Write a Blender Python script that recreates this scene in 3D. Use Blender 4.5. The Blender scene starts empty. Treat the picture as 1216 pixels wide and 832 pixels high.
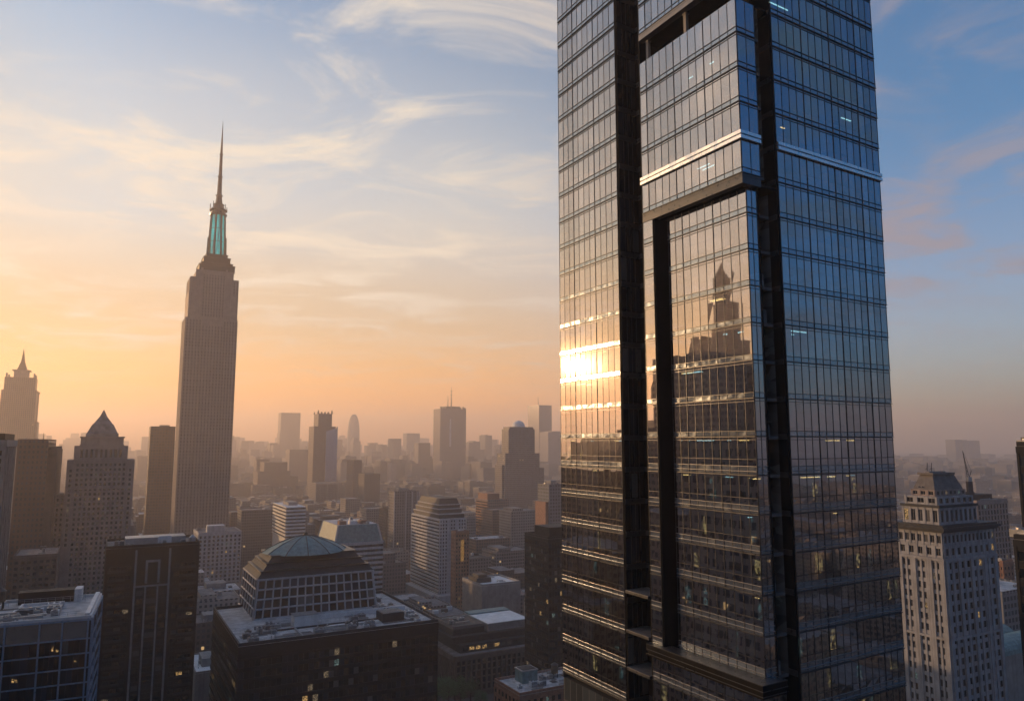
import bpy, math, random
from mathutils import Vector
R = math.radians
sc = bpy.context.scene
COL = sc.collection
# ------------------------------------------------------------------ camera
FPX, CH = 880.0, 160.0                     # focal length in photo pixels (1216 wide), camera height
TH = math.atan(110 / FPX)
CT, ST = math.cos(TH), math.sin(TH)
cd = bpy.data.cameras.new('camera'); cam = bpy.data.objects.new('camera', cd); COL.objects.link(cam)
cam.location = (0, 0, CH); cam.rotation_euler = (R(90) + TH, 0, 0)
cd.sensor_width = 36; cd.lens = 36 * FPX / 1216; cd.clip_start = 1; cd.clip_end = 60000
sc.camera = cam
# ------------------------------------------------------------------ sky and sun
SUN_AZ, SUN_EL = -62.5, 5.9                # azimuth from straight ahead (+Y), clockwise positive
SV = Vector((math.sin(R(SUN_AZ)) * math.cos(R(SUN_EL)), math.cos(R(SUN_AZ)) * math.cos(R(SUN_EL)), math.sin(R(SUN_EL))))
sl = bpy.data.lights.new('sun', 'SUN'); sl.energy = 5.0; sl.angle = R(0.55); sl.color = (1.0, 0.575, 0.26)
so = bpy.data.objects.new('sun', sl); COL.objects.link(so)
so.rotation_euler = SV.to_track_quat('Z', 'Y').to_euler()
so.location = (-300, 150, 700)
sc.view_settings.view_transform = 'Standard'; sc.view_settings.look = 'None'
sc.view_settings.gamma = 1.0; sc.view_settings.exposure = 0.38
try: sc.view_settings.use_curve_mapping = False
except Exception: pass
SKY_STRENGTH = 0.15
HAZE_DENSITY = 0.00023
cy = sc.cycles
cy.use_denoising = True; cy.max_bounces = 7; cy.diffuse_bounces = 2; cy.glossy_bounces = 3
cy.transmission_bounces = 4; cy.transparent_max_bounces = 8; cy.volume_bounces = 2
cy.sample_clamp_indirect = 6; cy.caustics_reflective = False; cy.caustics_refractive = False

class NT:                                   # terse node builder
    def __init__(s, tree): s.t = tree; s.n = tree.nodes; s.l = tree.links
    def new(s, typ, **k):
        n = s.n.new(typ)
        for a, v in k.items(): setattr(n, a, v)
        return n
    def set(s, sock, v):
        if isinstance(v, bpy.types.NodeSocket): s.l.new(v, sock)
        elif v is not None: sock.default_value = v
    def math(s, op, a, b=None, c=None, clamp=False):
        n = s.new('ShaderNodeMath', operation=op, use_clamp=clamp)
        s.set(n.inputs[0], a); s.set(n.inputs[1], b); s.set(n.inputs[2], c); return n.outputs[0]
    def vmath(s, op, a, b=None):
        n = s.new('ShaderNodeVectorMath', operation=op); s.set(n.inputs[0], a); s.set(n.inputs[1], b)
        return n.outputs['Value'] if op in ('DOT_PRODUCT', 'LENGTH') else n.outputs[0]
    def mix(s, f, a, b, blend='MIX'):
        n = s.new('ShaderNodeMix', data_type='RGBA', blend_type=blend)
        s.set(n.inputs[0], f); s.set(n.inputs[6], a); s.set(n.inputs[7], b); return n.outputs[2]
    def noise(s, vec, scale, detail=4, rough=0.55, dist=0.0):
        n = s.new('ShaderNodeTexNoise'); s.set(n.inputs['Vector'], vec); n.inputs['Scale'].default_value = scale
        n.inputs['Detail'].default_value = detail; n.inputs['Roughness'].default_value = rough
        n.inputs['Distortion'].default_value = dist; return n.outputs['Fac']
    def ramp(s, v, a, b, c=0.0, d=1.0, smooth=True):
        n = s.new('ShaderNodeMapRange', interpolation_type='SMOOTHSTEP' if smooth else 'LINEAR')
        s.set(n.inputs[0], v)
        for i, q in enumerate((a, b, c, d)): n.inputs[i + 1].default_value = q
        return n.outputs[0]
    def mapping(s, vec, scale=(1, 1, 1), rot=(0, 0, 0)):
        n = s.new('ShaderNodeMapping'); s.set(n.inputs[0], vec); n.inputs['Scale'].default_value = scale
        n.inputs['Rotation'].default_value = rot; return n.outputs[0]
def C4(c): return (c[0], c[1], c[2], 1.0)

w = bpy.data.worlds.new('World'); sc.world = w; w.use_nodes = True
n = NT(w.node_tree); n.n.clear()
sky = n.new('ShaderNodeTexSky', sky_type='NISHITA'); sky.sun_disc = False
sky.sun_elevation = R(SUN_EL); sky.sun_rotation = R(SUN_AZ)
sky.air_density = 1.0; sky.dust_density = 1.6; sky.ozone_density = 2.0; sky.altitude = 100
tc = n.new('ShaderNodeTexCoord'); dv = n.vmath('NORMALIZE', tc.outputs['Generated'])
sep = n.new('ShaderNodeSeparateXYZ'); n.l.new(dv, sep.inputs[0])
zz = sep.outputs[2]
toward = n.ramp(n.vmath('DOT_PRODUCT', dv, tuple(SV)), -0.25, 1.0)
# high cloud sheet, projected on a plane overhead
den = n.math('ADD', n.math('MAXIMUM', zz, 0.0), 0.10)
comb = n.new('ShaderNodeCombineXYZ')
n.l.new(n.math('DIVIDE', sep.outputs[0], den), comb.inputs[0]); n.l.new(n.math('DIVIDE', sep.outputs[1], den), comb.inputs[1])
cp = comb.outputs[0]
m1 = n.mapping(cp, (0.85, 1.35, 1), (0, 0, R(-52)))
c1 = n.noise(m1, 2.1, 10, 0.62, 0.8)
c2 = n.noise(n.mapping(cp, (0.30, 0.5, 1), (0, 0, R(-20))), 0.9, 3, 0.5)
cl = n.math('MULTIPLY', n.ramp(c1, 0.44, 0.68), n.ramp(c2, 0.30, 0.54))
cl = n.math('MULTIPLY', cl, n.ramp(zz, 0.03, 0.16))
low = n.ramp(zz, 0.02, 0.30, 1.0, 0.0)
near = n.mix(low, C4((0.76, 1.22, 1.50)), C4((0.58, 0.26, 0.05)))
dot = n.vmath('DOT_PRODUCT', dv, tuple(SV))
anti = n.mix(n.ramp(dot, -0.12, -0.75), C4((0.62, 1.20, 1.60)), C4((0.04, 0.40, 0.74)))
base = n.mix(n.ramp(toward, 0.05, 0.70), anti, near)
base = n.mix(1.0, sky.outputs[0], base, 'MULTIPLY')
base = n.mix(n.ramp(dot, 0.80, 1.0, 0.0, 0.75), base, C4((0, 0, 0)))
# the band of warm dust that lies along the horizon on the sun's side
band = n.math('MULTIPLY', n.ramp(zz, 0.0, 0.36, 1.0, 0.0), n.ramp(toward, 0.10, 0.72))
base = n.mix(band, base, n.mix(n.ramp(zz, 0.0, 0.20), C4((6.5, 2.3, 0.25)), C4((4.2, 2.2, 0.6))), 'ADD')
pink = n.math('MULTIPLY', n.ramp(zz, 0.04, 0.40, 1.0, 0.0), n.math('MULTIPLY', n.ramp(dot, -0.75, -0.2), n.ramp(toward, 0.35, 0.9, 1.0, 0.0)))
base = n.mix(pink, base, C4((1.0, 0.42, 0.36)), 'ADD')
# thin cream veil of high cloud, densest towards the sun
veil = n.math('MULTIPLY', n.ramp(toward, 0.20, 0.75, 0.0, 0.80), n.ramp(zz, 0.26, 0.60, 1.0, 0.16))
veil = n.math('MULTIPLY', veil, n.ramp(zz, 0.04, 0.2))
veil = n.math('MULTIPLY', veil, n.ramp(c2, 0.30, 0.66, 0.45, 1.0))
base = n.mix(veil, base, n.mix(n.ramp(zz, 0.05, 0.34), C4((4.6, 2.6, 0.75)), C4((4.5, 4.05, 3.35))))
ccol = n.mix(n.ramp(toward, 0.1, 0.8), n.mix(n.ramp(dot, -0.2, -0.7), C4((1.9, 1.7, 1.95)), C4((0.25, 0.7, 1.1))), C4((5.0, 4.35, 3.5)))
skyc = n.mix(n.math('MULTIPLY', cl, 0.9), base, ccol)
bg = n.new('ShaderNodeBackground'); n.l.new(skyc, bg.inputs[0]); bg.inputs[1].default_value = SKY_STRENGTH
wo = n.new('ShaderNodeOutputWorld'); n.l.new(bg.outputs[0], wo.inputs[0])

# ------------------------------------------------------------------ picture <-> place
def ray(px, py):
    rx, ry = (px - 608) / FPX, (416 - py) / FPX
    yw = CT - ST * ry
    return rx / yw, (ST + CT * ry) / yw
def proj(x, y, z):
    z -= CH; f = y * CT + z * ST
    return 608 + FPX * x / f, 416 - FPX * (-y * ST + z * CT) / f
def zat(py, Y, px=608): return CH + ray(px, py)[1] * Y
YAW = R(28.8)
XA = (math.cos(YAW), math.sin(YAW)); YA = (-math.sin(YAW), math.cos(YAW))

# ------------------------------------------------------------------ mesh helper
class MB:
    def __init__(s): s.v = []; s.f = []; s.m = []
    def quad(s, a, b, c, d, m=0):
        i = len(s.v); s.v += [a, b, c, d]; s.f.append((i, i + 1, i + 2, i + 3)); s.m.append(m)
    def hexa(s, lo, hi, m=0, mt=None):       # lo, hi: four points each, counter-clockwise from above
        k = len(lo); i = len(s.v); s.v += list(lo) + list(hi)
        s.f.append(tuple(i + j for j in reversed(range(k)))); s.m.append(m)
        s.f.append(tuple(i + k + j for j in range(k))); s.m.append(m if mt is None else mt)
        for j in range(k):
            q = (j + 1) % k; s.f.append((i + j, i + q, i + k + q, i + k + j)); s.m.append(m)
    def box(s, x0, x1, y0, y1, z0, z1, m=0, mt=None):
        s.hexa([(x0, y0, z0), (x1, y0, z0), (x1, y1, z0), (x0, y1, z0)], [(x0, y0, z1), (x1, y0, z1), (x1, y1, z1), (x0, y1, z1)], m, mt)
    def fru(s, b, z0, t, z1, m=0, mt=None):  # b, t = (x0,x1,y0,y1)
        f = lambda r, z: [(r[0], r[2], z), (r[1], r[2], z), (r[1], r[3], z), (r[0], r[3], z)]
        s.hexa(f(b, z0), f(t, z1), m, mt)
    def cyl(s, cx, cy_, r0, z0, r1, z1, k=10, m=0, mt=None, a0=0.0):
        f = lambda r, z: [(cx + r * math.cos(a0 + 2 * math.pi * j / k), cy_ + r * math.sin(a0 + 2 * math.pi * j / k), z) for j in range(k)]
        s.hexa(f(r0, z0), f(max(r1, 0.01), z1), m, mt)
    def bar(s, p, q, r, m=0):
        p, q = Vector(p), Vector(q); d = (q - p).normalized()
        u = d.orthogonal().normalized() * r; v = d.cross(u)
        c = [u + v, v - u, -u - v, u - v]
        s.hexa([tuple(p + e) for e in c], [tuple(q + e) for e in c], m)
    def build(s, name, mats, parent=None, loc=None, link=True):
        me = bpy.data.meshes.new(name); me.from_pydata(s.v, [], s.f)
        for x in (mats if isinstance(mats, (list, tuple)) else [mats]): me.materials.append(x)
        me.polygons.foreach_set('material_index', s.m); me.update()
        o = bpy.data.objects.new(name, me); COL.objects.link(o)
        if parent: o.parent = parent
        if loc: o.location = loc
        return o
def inst(me, name, parent, loc, rz=0.0):
    o = bpy.data.objects.new(name, me); COL.objects.link(o); o.parent = parent; o.location = loc; o.rotation_euler[2] = rz; return o
def tag(o, label, cat, group=None, kind=None):
    o['label'] = label
    if cat: o['category'] = cat
    if group: o['group'] = group
    if kind: o['kind'] = kind
    return o

# ------------------------------------------------------------------ materials
def principled(name):
    m = bpy.data.materials.new(name); m.use_nodes = True
    k = NT(m.node_tree); return m, k, k.n['Principled BSDF'], k.n['Material Output']
def surf(name, col, rough=0.75, var=0.25, scale=0.15, metal=0.0, bump=0.0, streak=0.0, vary=0.0, spec=0.5, island=0.0):
    m, k, p, o = principled(name)
    tc = k.new('ShaderNodeTexCoord').outputs['Object']
    f = k.noise(tc, scale, 6, 0.62)
    c = k.mix(k.ramp(f, 0.3, 0.7), C4([x * (1 - var) for x in col]), C4([min(1, x * (1 + var)) for x in col]))
    if streak:
        s = k.noise(k.mapping(tc, (0.7, 0.7, 0.02)), 1.0, 4)
        c = k.mix(k.math('MULTIPLY', k.ramp(s, 0.48, 0.72), streak), c, C4([x * 0.45 for x in col]))
    if vary:
        r = k.new('ShaderNodeObjectInfo').outputs['Random']
        c = k.mix(vary, c, k.mix(r, C4([x * 0.4 for x in col]), C4([x * 1.5 for x in col])))
    if island:
        c = k.mix(k.ramp(k.math('POWER', k.new('ShaderNodeNewGeometry').outputs['Random Per Island'], 2.0), 0, 1, 0, island, False), c, C4((0.62, 0.6, 0.58)))
    p.inputs['Specular IOR Level'].default_value = spec
    k.set(p.inputs['Base Color'], c); p.inputs['Metallic'].default_value = metal
    k.set(p.inputs['Roughness'], k.ramp(k.noise(tc, scale * 3, 3), 0.2, 0.8, max(0.03, rough - 0.12), min(1, rough + 0.12)))
    if bump:
        b = k.new('ShaderNodeBump'); b.inputs['Strength'].default_value = bump; b.inputs['Distance'].default_value = 0.1
        k.set(b.inputs['Height'], k.noise(tc, 2.0, 5)); k.l.new(b.outputs[0], p.inputs['Normal'])
    return m
def pane(name, col=(0.006, 0.009, 0.014), rough=0.08):
    m, k, p, o = principled(name)
    r = k.new('ShaderNodeObjectInfo').outputs['Random']
    g = k.new('ShaderNodeNewGeometry').outputs['Random Per Island']
    rr = k.math('FRACT', k.math('ADD', k.math('MULTIPLY', r, 7.31), g))
    c = k.mix(k.ramp(rr, 0.55, 0.95), C4(col), C4([x * 3 + 0.004 for x in col]))
    c = k.mix(k.ramp(rr, 0.93, 0.94), c, C4((0.10, 0.10, 0.10)))          # drawn blinds
    k.set(p.inputs['Base Color'], c); k.set(p.inputs['Roughness'], k.ramp(rr, 0, 1, rough, rough + 0.12))
    p.inputs['IOR'].default_value = 1.45
    return m
def lit(name, col, s):
    m, k, p, o = principled(name)
    tc = k.new('ShaderNodeTexCoord').outputs['Object']
    f = k.ramp(k.noise(k.mapping(tc, (1.6, 1.6, 1.4)), 1.5, 3), 0.42, 0.66)
    p.inputs['Base Color'].default_value = (0.02, 0.02, 0.02, 1); p.inputs['Roughness'].default_value = 0.12
    p.inputs['Emission Color'].default_value = C4(col); k.set(p.inputs['Emission Strength'], k.math('MULTIPLY', f, s))
    return m
def gridwall(name, wall, glass, bay=3.0, storey=3.6, a=0.4, b=0.45, vary=0.5, litp=0.985, island=False, lits=0.45):
    """masonry with a pattern of windows, for buildings too far off for one's eye to part the panes"""
    m, k, p, o = principled(name)
    t = k.new('ShaderNodeTexCoord'); s = k.new('ShaderNodeSeparateXYZ'); k.l.new(t.outputs['Object'], s.inputs[0])
    nn = k.new('ShaderNodeSeparateXYZ'); k.l.new(t.outputs['Normal'], nn.inputs[0])
    side = k.math('GREATER_THAN', k.math('ABSOLUTE', nn.outputs[0]), 0.7)
    u = k.math('ADD', k.math('MULTIPLY', s.outputs[1], side), k.math('MULTIPLY', s.outputs[0], k.math('SUBTRACT', 1.0, side)))
    ub = k.math('DIVIDE', u, bay); zb = k.math('DIVIDE', s.outputs[2], storey)
    win = k.math('MULTIPLY', k.math('GREATER_THAN', k.math('FRACT', ub), a), k.math('GREATER_THAN', k.math('FRACT', zb), b))
    win = k.math('MULTIPLY', win, k.math('LESS_THAN', k.math('ABSOLUTE', nn.outputs[2]), 0.5))
    cc = k.new('ShaderNodeCombineXYZ'); k.l.new(k.math('FLOOR', ub), cc.inputs[0]); k.l.new(k.math('FLOOR', zb), cc.inputs[1]); k.l.new(side, cc.inputs[2])
    wn = k.new('ShaderNodeTexWhiteNoise', noise_dimensions='3D'); k.l.new(cc.outputs[0], wn.inputs['Vector'])
    rnd = wn.outputs['Value']
    r = k.new('ShaderNodeNewGeometry').outputs['Random Per Island'] if island else k.new('ShaderNodeObjectInfo').outputs['Random']
    f = k.noise(t.outputs['Object'], 0.07, 5)
    wc = k.mix(vary, C4(wall), k.mix(r, C4([x * 0.35 for x in wall]), C4([x * 1.7 for x in wall])))
    wc = k.mix(k.ramp(f, 0.3, 0.75, 0, 0.5), wc, k.mix(1.0, wc, C4((0.55, 0.52, 0.5)), 'MULTIPLY'))
    gc = k.mix(rnd, C4(glass), C4([x * 2.6 for x in glass]))
    k.set(p.inputs['Base Color'], k.mix(win, wc, gc))
    k.set(p.inputs['Roughness'], k.math('SUBTRACT', 0.8, k.math('MULTIPLY', win, 0.62)))
    p.inputs['Emission Color'].default_value = (1.0, 0.62, 0.25, 1)
    k.set(p.inputs['Emission Strength'], k.math('MULTIPLY', k.math('MULTIPLY', win, k.math('GREATER_THAN', rnd, litp)), lits))
    return m
M = {}
M['limestone'] = surf('limestone', (0.25, 0.205, 0.195), 0.8, 0.18, 0.2, streak=0.5)
M['pale_stone'] = surf('pale_stone', (0.41, 0.41, 0.43), 0.75, 0.15, 0.25, streak=0.45)
M['grey_stone'] = surf('grey_stone', (0.27, 0.28, 0.31), 0.75, 0.2, 0.25, bump=0.2, streak=0.6)
M['brown_stone'] = surf('brown_stone', (0.12, 0.09, 0.08), 0.8, 0.22, 0.2, streak=0.4)
M['brick'] = surf('brick', (0.26, 0.13, 0.085), 0.85, 0.25, 0.5, streak=0.3)
M['charcoal'] = surf('charcoal', (0.012, 0.0145, 0.02), 0.6, 0.25, 0.3, streak=0.3, spec=0.15)
M['concrete'] = surf('concrete', (0.25, 0.24, 0.235), 0.8, 0.2, 0.2, streak=0.4)
M['white_paint'] = surf('white_paint', (0.62, 0.62, 0.63), 0.5, 0.1, 0.3, streak=0.25)
M['blue_steel'] = surf('blue_steel', (0.24, 0.34, 0.48), 0.35, 0.12, 0.4, metal=0.3)
M['steel'] = surf('steel', (0.33, 0.34, 0.36), 0.4, 0.15, 0.6, metal=0.6)
M['bright_metal'] = surf('bright_metal', (0.85, 0.87, 0.9), 0.3, 0.06, 0.3, metal=0.85)
M['dark_steel'] = surf('dark_steel', (0.035, 0.038, 0.045), 0.4, 0.2, 0.5, metal=0.4)
M['verdigris'] = surf('verdigris', (0.13, 0.22, 0.23), 0.6, 0.25, 0.5, streak=0.5)
M['slate'] = surf('slate', (0.03, 0.035, 0.043), 0.6, 0.25, 0.4, streak=0.3, spec=0.25)
M['slate_grey'] = surf('slate_grey', (0.12, 0.11, 0.11), 0.7, 0.25, 0.4, streak=0.4)
M['roof_pale'] = surf('roof_pale', (0.46, 0.45, 0.45), 0.8, 0.35, 0.22)
M['roof_grey'] = surf('roof_grey', (0.16, 0.155, 0.16), 0.85, 0.4, 0.2)
M['roof_white'] = surf('roof_white', (0.74, 0.74, 0.74), 0.7, 0.12, 0.15)
M['tank_wood'] = surf('tank_wood', (0.12, 0.085, 0.06), 0.85, 0.3, 1.0)
M['pane'] = pane('window_glass')
M['pane_blue'] = pane('window_glass_blue', (0.004, 0.009, 0.018), 0.04)
M['lit_warm'] = lit('lit_room_warm', (1.0, 0.60, 0.22), 0.6)
M['lit_dim'] = lit('lit_room_dim', (1.0, 0.74, 0.45), 0.22)
M['lit_cool'] = lit('lit_room_cool', (0.55, 0.85, 0.8), 0.2)
M['orange_glint'] = lit('painted_orange_glint', (1.0, 0.5, 0.12), 0.4)  # emissive stand-in for an orange reflection on the bronze slab

# ------------------------------------------------------------------ building frame
HEROES = []
class B:
    """a building on the city grid: near-left front corner seen at (xl,yl) at depth Y, right front corner at xr,
    back-left corner at xs; local x along the front, y away from the street, z up"""
    def __init__(s, name, label, xl, yl, xr, Y, xs=None, d=None, w=None, cat="building", group=None, right=False, yaw=28.8):
        s.X = XA_ = (math.cos(R(yaw)), math.sin(R(yaw))); s.Yv = YA_ = (-math.sin(R(yaw)), math.cos(R(yaw)))
        k = ray(xl, yl); s.Y = Y; s.A = (k[0] * Y, Y); s.h = CH + k[1] * Y
        if w is None:
            k2 = ray(xr, yl)[0]; w = (k2 * Y - s.A[0]) / (XA_[0] - XA_[1] * k2)
        s.w = w
        if d is None:
            if right:
                k3 = ray(xs, yl)[0]; bx, by = s.A[0] + w * XA_[0], s.A[1] + w * XA_[1]
                d = (bx - k3 * by) / (-YA_[0] + YA_[1] * k3)
            else:
                k3 = ray(xs, yl)[0]; d = (s.A[0] - k3 * s.A[1]) / (-YA_[0] + YA_[1] * k3)
        s.d = d
        s.o = bpy.data.objects.new(name, None); COL.objects.link(s.o)
        s.o.location = (s.A[0], s.A[1], 0); s.o.rotation_euler[2] = R(yaw); s.o.empty_display_size = 5
        tag(s.o, label, cat, group)
        gx = s.A[0] * XA[0] + s.A[1] * XA[1]; gy = s.A[0] * YA[0] + s.A[1] * YA[1]
        HEROES.append((gx, gx + w, gy, gy + d))
    def z(s, py, y=0.0, x=0.0):               # height whose picture row is py, above local point (x,y)
        Yw = s.A[1] + x * s.X[1] + y * s.Yv[1]; return CH + ray(608, py)[1] * Yw
    def x(s, px, py, y=0.0):
        k = ray(px, py)[0]; ax, ay = s.A[0] + y * s.Yv[0], s.A[1] + y * s.Yv[1]
        return (k * ay - ax) / (s.X[0] - s.X[1] * k)
    def part(s, name, mb, mats, parent=None): return mb.build(name, mats, parent or s.o)

def fp(face, plane):
    if face == 'front': return lambda u, out, z: (u, plane - out, z)
    if face == 'left': return lambda u, out, z: (plane - out, u, z)
    return lambda u, out, z: (plane + out, u, z)
def fbox(mb, f, u0, u1, o0, o1, z0, z1, m=0):
    a, b = f(u0, o0, z0), f(u1, o1, z1)
    mb.box(min(a[0], b[0]), max(a[0], b[0]), min(a[1], b[1]), max(a[1], b[1]), z0, z1, m)
FROT = {'front': 0.0, 'left': R(-90), 'right': R(90)}
def window_mb(wd, ht, ox=0.0, oy=0.0, oz=0.0, rz=0.0, bars=1, mb=None, mp=0):
    mb = mb or MB(); i0 = len(mb.v)
    t = 0.09
    mb.quad((-wd / 2, -.03, -ht / 2), (wd / 2, -.03, -ht / 2), (wd / 2, -.03, ht / 2), (-wd / 2, -.03, ht / 2), mp)
    mb.box(-wd / 2, wd / 2, -.09, -.002, -ht / 2, -ht / 2 + t, 1); mb.box(-wd / 2, wd / 2, -.09, -.002, ht / 2 - t, ht / 2, 1)
    for i in range(bars + 2):
        x = -wd / 2 + t / 2 + (wd - t) * i / (bars + 1)
        mb.box(x - t / 2, x + t / 2, -.085, -.004, -ht / 2 + t, ht / 2 - t, 1)
    if rz or ox or oy or oz:
        c, s_ = math.cos(rz), math.sin(rz)
        for i in range(i0, len(mb.v)):
            x, y, z = mb.v[i]; mb.v[i] = (ox + x * c - y * s_, oy + x * s_ + y * c, oz + z)
    return mb
class Wins:
    """collects the window openings of one building, then makes each window a part (the largest 100) and the rest one part"""
    def __init__(s, b, mats, cap=96, lit_=0.04, seed=1, bars=1):
        s.b, s.mats, s.cap, s.lit, s.r, s.bars = b, mats, cap, lit_, random.Random(seed), bars; s.w = []
    def add(s, face, f, u, z, wd, ht): s.w.append((z, face, f(u, 0.004, z), round(wd, 3), round(ht, 3)))
    def build(s):
        s.w.sort(key=lambda q: -q[0]); cache = {}; rest = MB(); nrest = 0
        for i, (z, face, p, wd, ht) in enumerate(s.w):
            on = s.r.random() < s.lit; cool = s.r.random() < 0.35
            mp = s.r.choice((2, 4, 4, 3)) if on else 0
            if i < s.cap:
                key = (wd, ht, mp)
                if key not in cache:
                    mb = window_mb(wd, ht, bars=s.bars, mp=mp); o = s.b.part('window', mb, s.mats); cache[key] = o.data
                    o.location = p; o.rotation_euler[2] = FROT[face]
                else: inst(cache[key], 'window', s.b.o, p, FROT[face])
            else:
                nrest += 1; window_mb(wd, ht, *p, FROT[face], s.bars, rest, mp)
        if nrest: s.b.part('window', rest, s.mats)['kind'] = 'stuff'
def grid(b, wm, wins, face, plane, u0, u1, z0, z1, bay, storey, wf=0.6, hf=0.55, proud=0.35, skip=None):
    """piers and spandrels standing proud of a core wall, windows set back between them"""
    f = fp(face, plane); nn = max(1, round((u1 - u0) / bay)); mm = max(1, round((z1 - z0) / storey))
    bw, bh = (u1 - u0) / nn, (z1 - z0) / mm; pw, ph = bw * (1 - wf), bh * (1 - hf)
    for i in range(nn + 1):
        c = u0 + i * bw; fbox(wm, f, max(u0, c - pw / 2), min(u1, c + pw / 2), -0.02, proud, z0, z1)
    for j in range(mm + 1):
        c = z0 + j * bh; fbox(wm, f, u0 + .01, u1 - .01, -0.015, proud * 0.62, max(z0 + .01, c - ph / 2), min(z1 - .01, c + ph / 2))
    for i in range(nn):
        for j in range(mm):
            if skip and skip(i, j): continue
            wins.add(face, f, u0 + (i + .5) * bw, z0 + (j + .5) * bh, bw * wf, bh * hf)
def ribbons(b, face, plane, u0, u1, z0, z1, storey, hf, mats, wm, proud=0.3, bay=1.5, r=None, litp=0.03):
    """storey-high strips of glass between solid spandrels; each strip one part"""
    f = fp(face, plane); mm = max(1, round((z1 - z0) / storey)); bh = (z1 - z0) / mm; ph = bh * (1 - hf); r = r or random.Random(3)
    for j in range(mm + 1):
        c = z0 + j * bh; fbox(wm, f, u0, u1, -0.02, proud, max(z0, c - ph / 2), min(z1, c + ph / 2))
    nn = max(1, round((u1 - u0) / bay))
    for j in range(mm):
        mb = MB(); za, zb = z0 + j * bh + ph / 2, z0 + (j + 1) * bh - ph / 2
        for i in range(nn):
            ua, ub = u0 + (u1 - u0) * i / nn, u0 + (u1 - u0) * (i + 1) / nn
            on = r.random() < litp
            q = [f(ua, .02, za), f(ub, .02, za), f(ub, .02, zb), f(ua, .02, zb)]
            if face == 'left': q = [q[1], q[0], q[3], q[2]]
            mb.quad(*q, r.choice((2, 4, 3)) if on else 0)
            fbox(mb, f, ua - .04, ua + .04, .0, .1, za, zb, 1)
        b.part('window_band', mb, mats)
WM = [M['pane'], M['dark_steel'], M['lit_warm'], M['lit_cool'], M['lit_dim']]
WMB = [M['pane_blue'], M['blue_steel'], M['lit_warm'], M['lit_cool'], M['lit_dim']]
WMW = [M['pane'], M['concrete'], M['lit_warm'], M['lit_cool'], M['lit_dim']]

def parapet(b, x0, x1, y0, y1, z, mat, h=1.1, t=0.5, name='parapet'):
    mb = MB(); mb.box(x0, x1, y0, y0 + t, z, z + h); mb.box(x0, x1, y1 - t, y1, z, z + h)
    mb.box(x0, x0 + t, y0 + t, y1 - t, z, z + h); mb.box(x1 - t, x1, y0 + t, y1 - t, z, z + h)
    return b.part(name, mb, mat)
def roofing(b, x0, x1, y0, y1, z, mat, name='roof'):
    mb = MB(); mb.box(x0, x1, y0, y1, z, z + 0.12); return b.part(name, mb, mat)
def vent_unit(b, x, y, z, w_, d_, h_, mat=None, fans=1):
    mb = MB(); mb.box(x, x + w_, y, y + d_, z + .25, z + h_)
    for i in range(2):
        mb.box(x + .1, x + w_ - .1, y + .1 + i * (d_ - .5), y + .4 + i * (d_ - .5), z, z + .25, 1)
    for j in range(int(h_ / .45)):
        mb.box(x + .15, x + w_ - .15, y - .06, y, z + .5 + j * .4, z + .68 + j * .4, 1)
    o = b.part('air_unit', mb, [mat or M['steel'], M['dark_steel']])
    for i in range(fans):
        fb = MB(); cx = x + w_ * (i + .5) / fans; rr = min(w_ / fans, d_) * .36
        fb.cyl(cx, y + d_ / 2, rr, z + h_, rr, z + h_ + .35, 12); fb.cyl(cx, y + d_ / 2, rr * .8, z + h_ + .351, rr * .8, z + h_ + .36, 12, 1)
        fb.build('fan', [M['steel'], M['dark_steel']], o)
def clutter(b, x0, x1, y0, y1, z, seed, k=8, big=True):
    r = random.Random(seed); W, D = x1 - x0, y1 - y0
    for i in range(k):
        w_, d_, h_ = r.uniform(1.5, 4.5), r.uniform(1.5, 3.5), r.uniform(1.0, 2.4)
        x, y = x0 + r.random() * max(.1, W - w_), y0 + r.random() * max(.1, D - d_)
        t = r.random()
        if t < .5: vent_unit(b, x, y, z, w_, d_, h_, r.choice([M['steel'], M['white_paint'], M['concrete']]), 1 + (w_ > 3))
        elif t < .75:
            mb = MB(); L = r.uniform(4, min(14, max(5, W * .5))); x = x0 + r.random() * max(.1, W - L)
            mb.box(x, x + L, y, y + .7, z + .5, z + 1.1)
            for q in range(int(L / 2.5) + 1): mb.box(x + .2 + q * 2.4, x + .35 + q * 2.4, y + .1, y + .6, z, z + .5)
            b.part('duct', mb, M['steel'])
        else:
            mb = MB(); mb.cyl(x, y, .25, z, .25, z + r.uniform(.8, 1.8), 8); mb.cyl(x, y, .45, z + 1.81, .1, z + 2.2, 8)
            b.part('vent_pipe', mb, M['steel'])
def patches(b, x0, x1, y0, y1, z, seed, k=7):
    r = random.Random(seed)
    for i in range(k):
        w_, d_ = r.uniform(2, (x1 - x0) * .22), r.uniform(2, (y1 - y0) * .3); x, y = x0 + r.random() * (x1 - x0 - w_), y0 + r.random() * (y1 - y0 - d_)
        h_ = .015 + .006 * i; mb = MB(); mb.box(x, x + w_, y, y + d_, z, z + h_)
        b.part('roof_membrane', mb, r.choice([M['roof_grey'], M['roof_pale'], M['slate'], M['roof_white']]))
    mb = MB()
    for y in (y0, y1):
        mb.bar((x0, y, z + 1.9), (x1, y, z + 1.9), .035); mb.bar((x0, y, z + 1.4), (x1, y, z + 1.4), .03)
        for q in range(int((x1 - x0) / 2) + 1): mb.bar((x0 + q * 2, y, z), (x0 + q * 2, y, z + 1.9), .035)
    b.part('guard_rail', mb, M['steel'])
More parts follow.
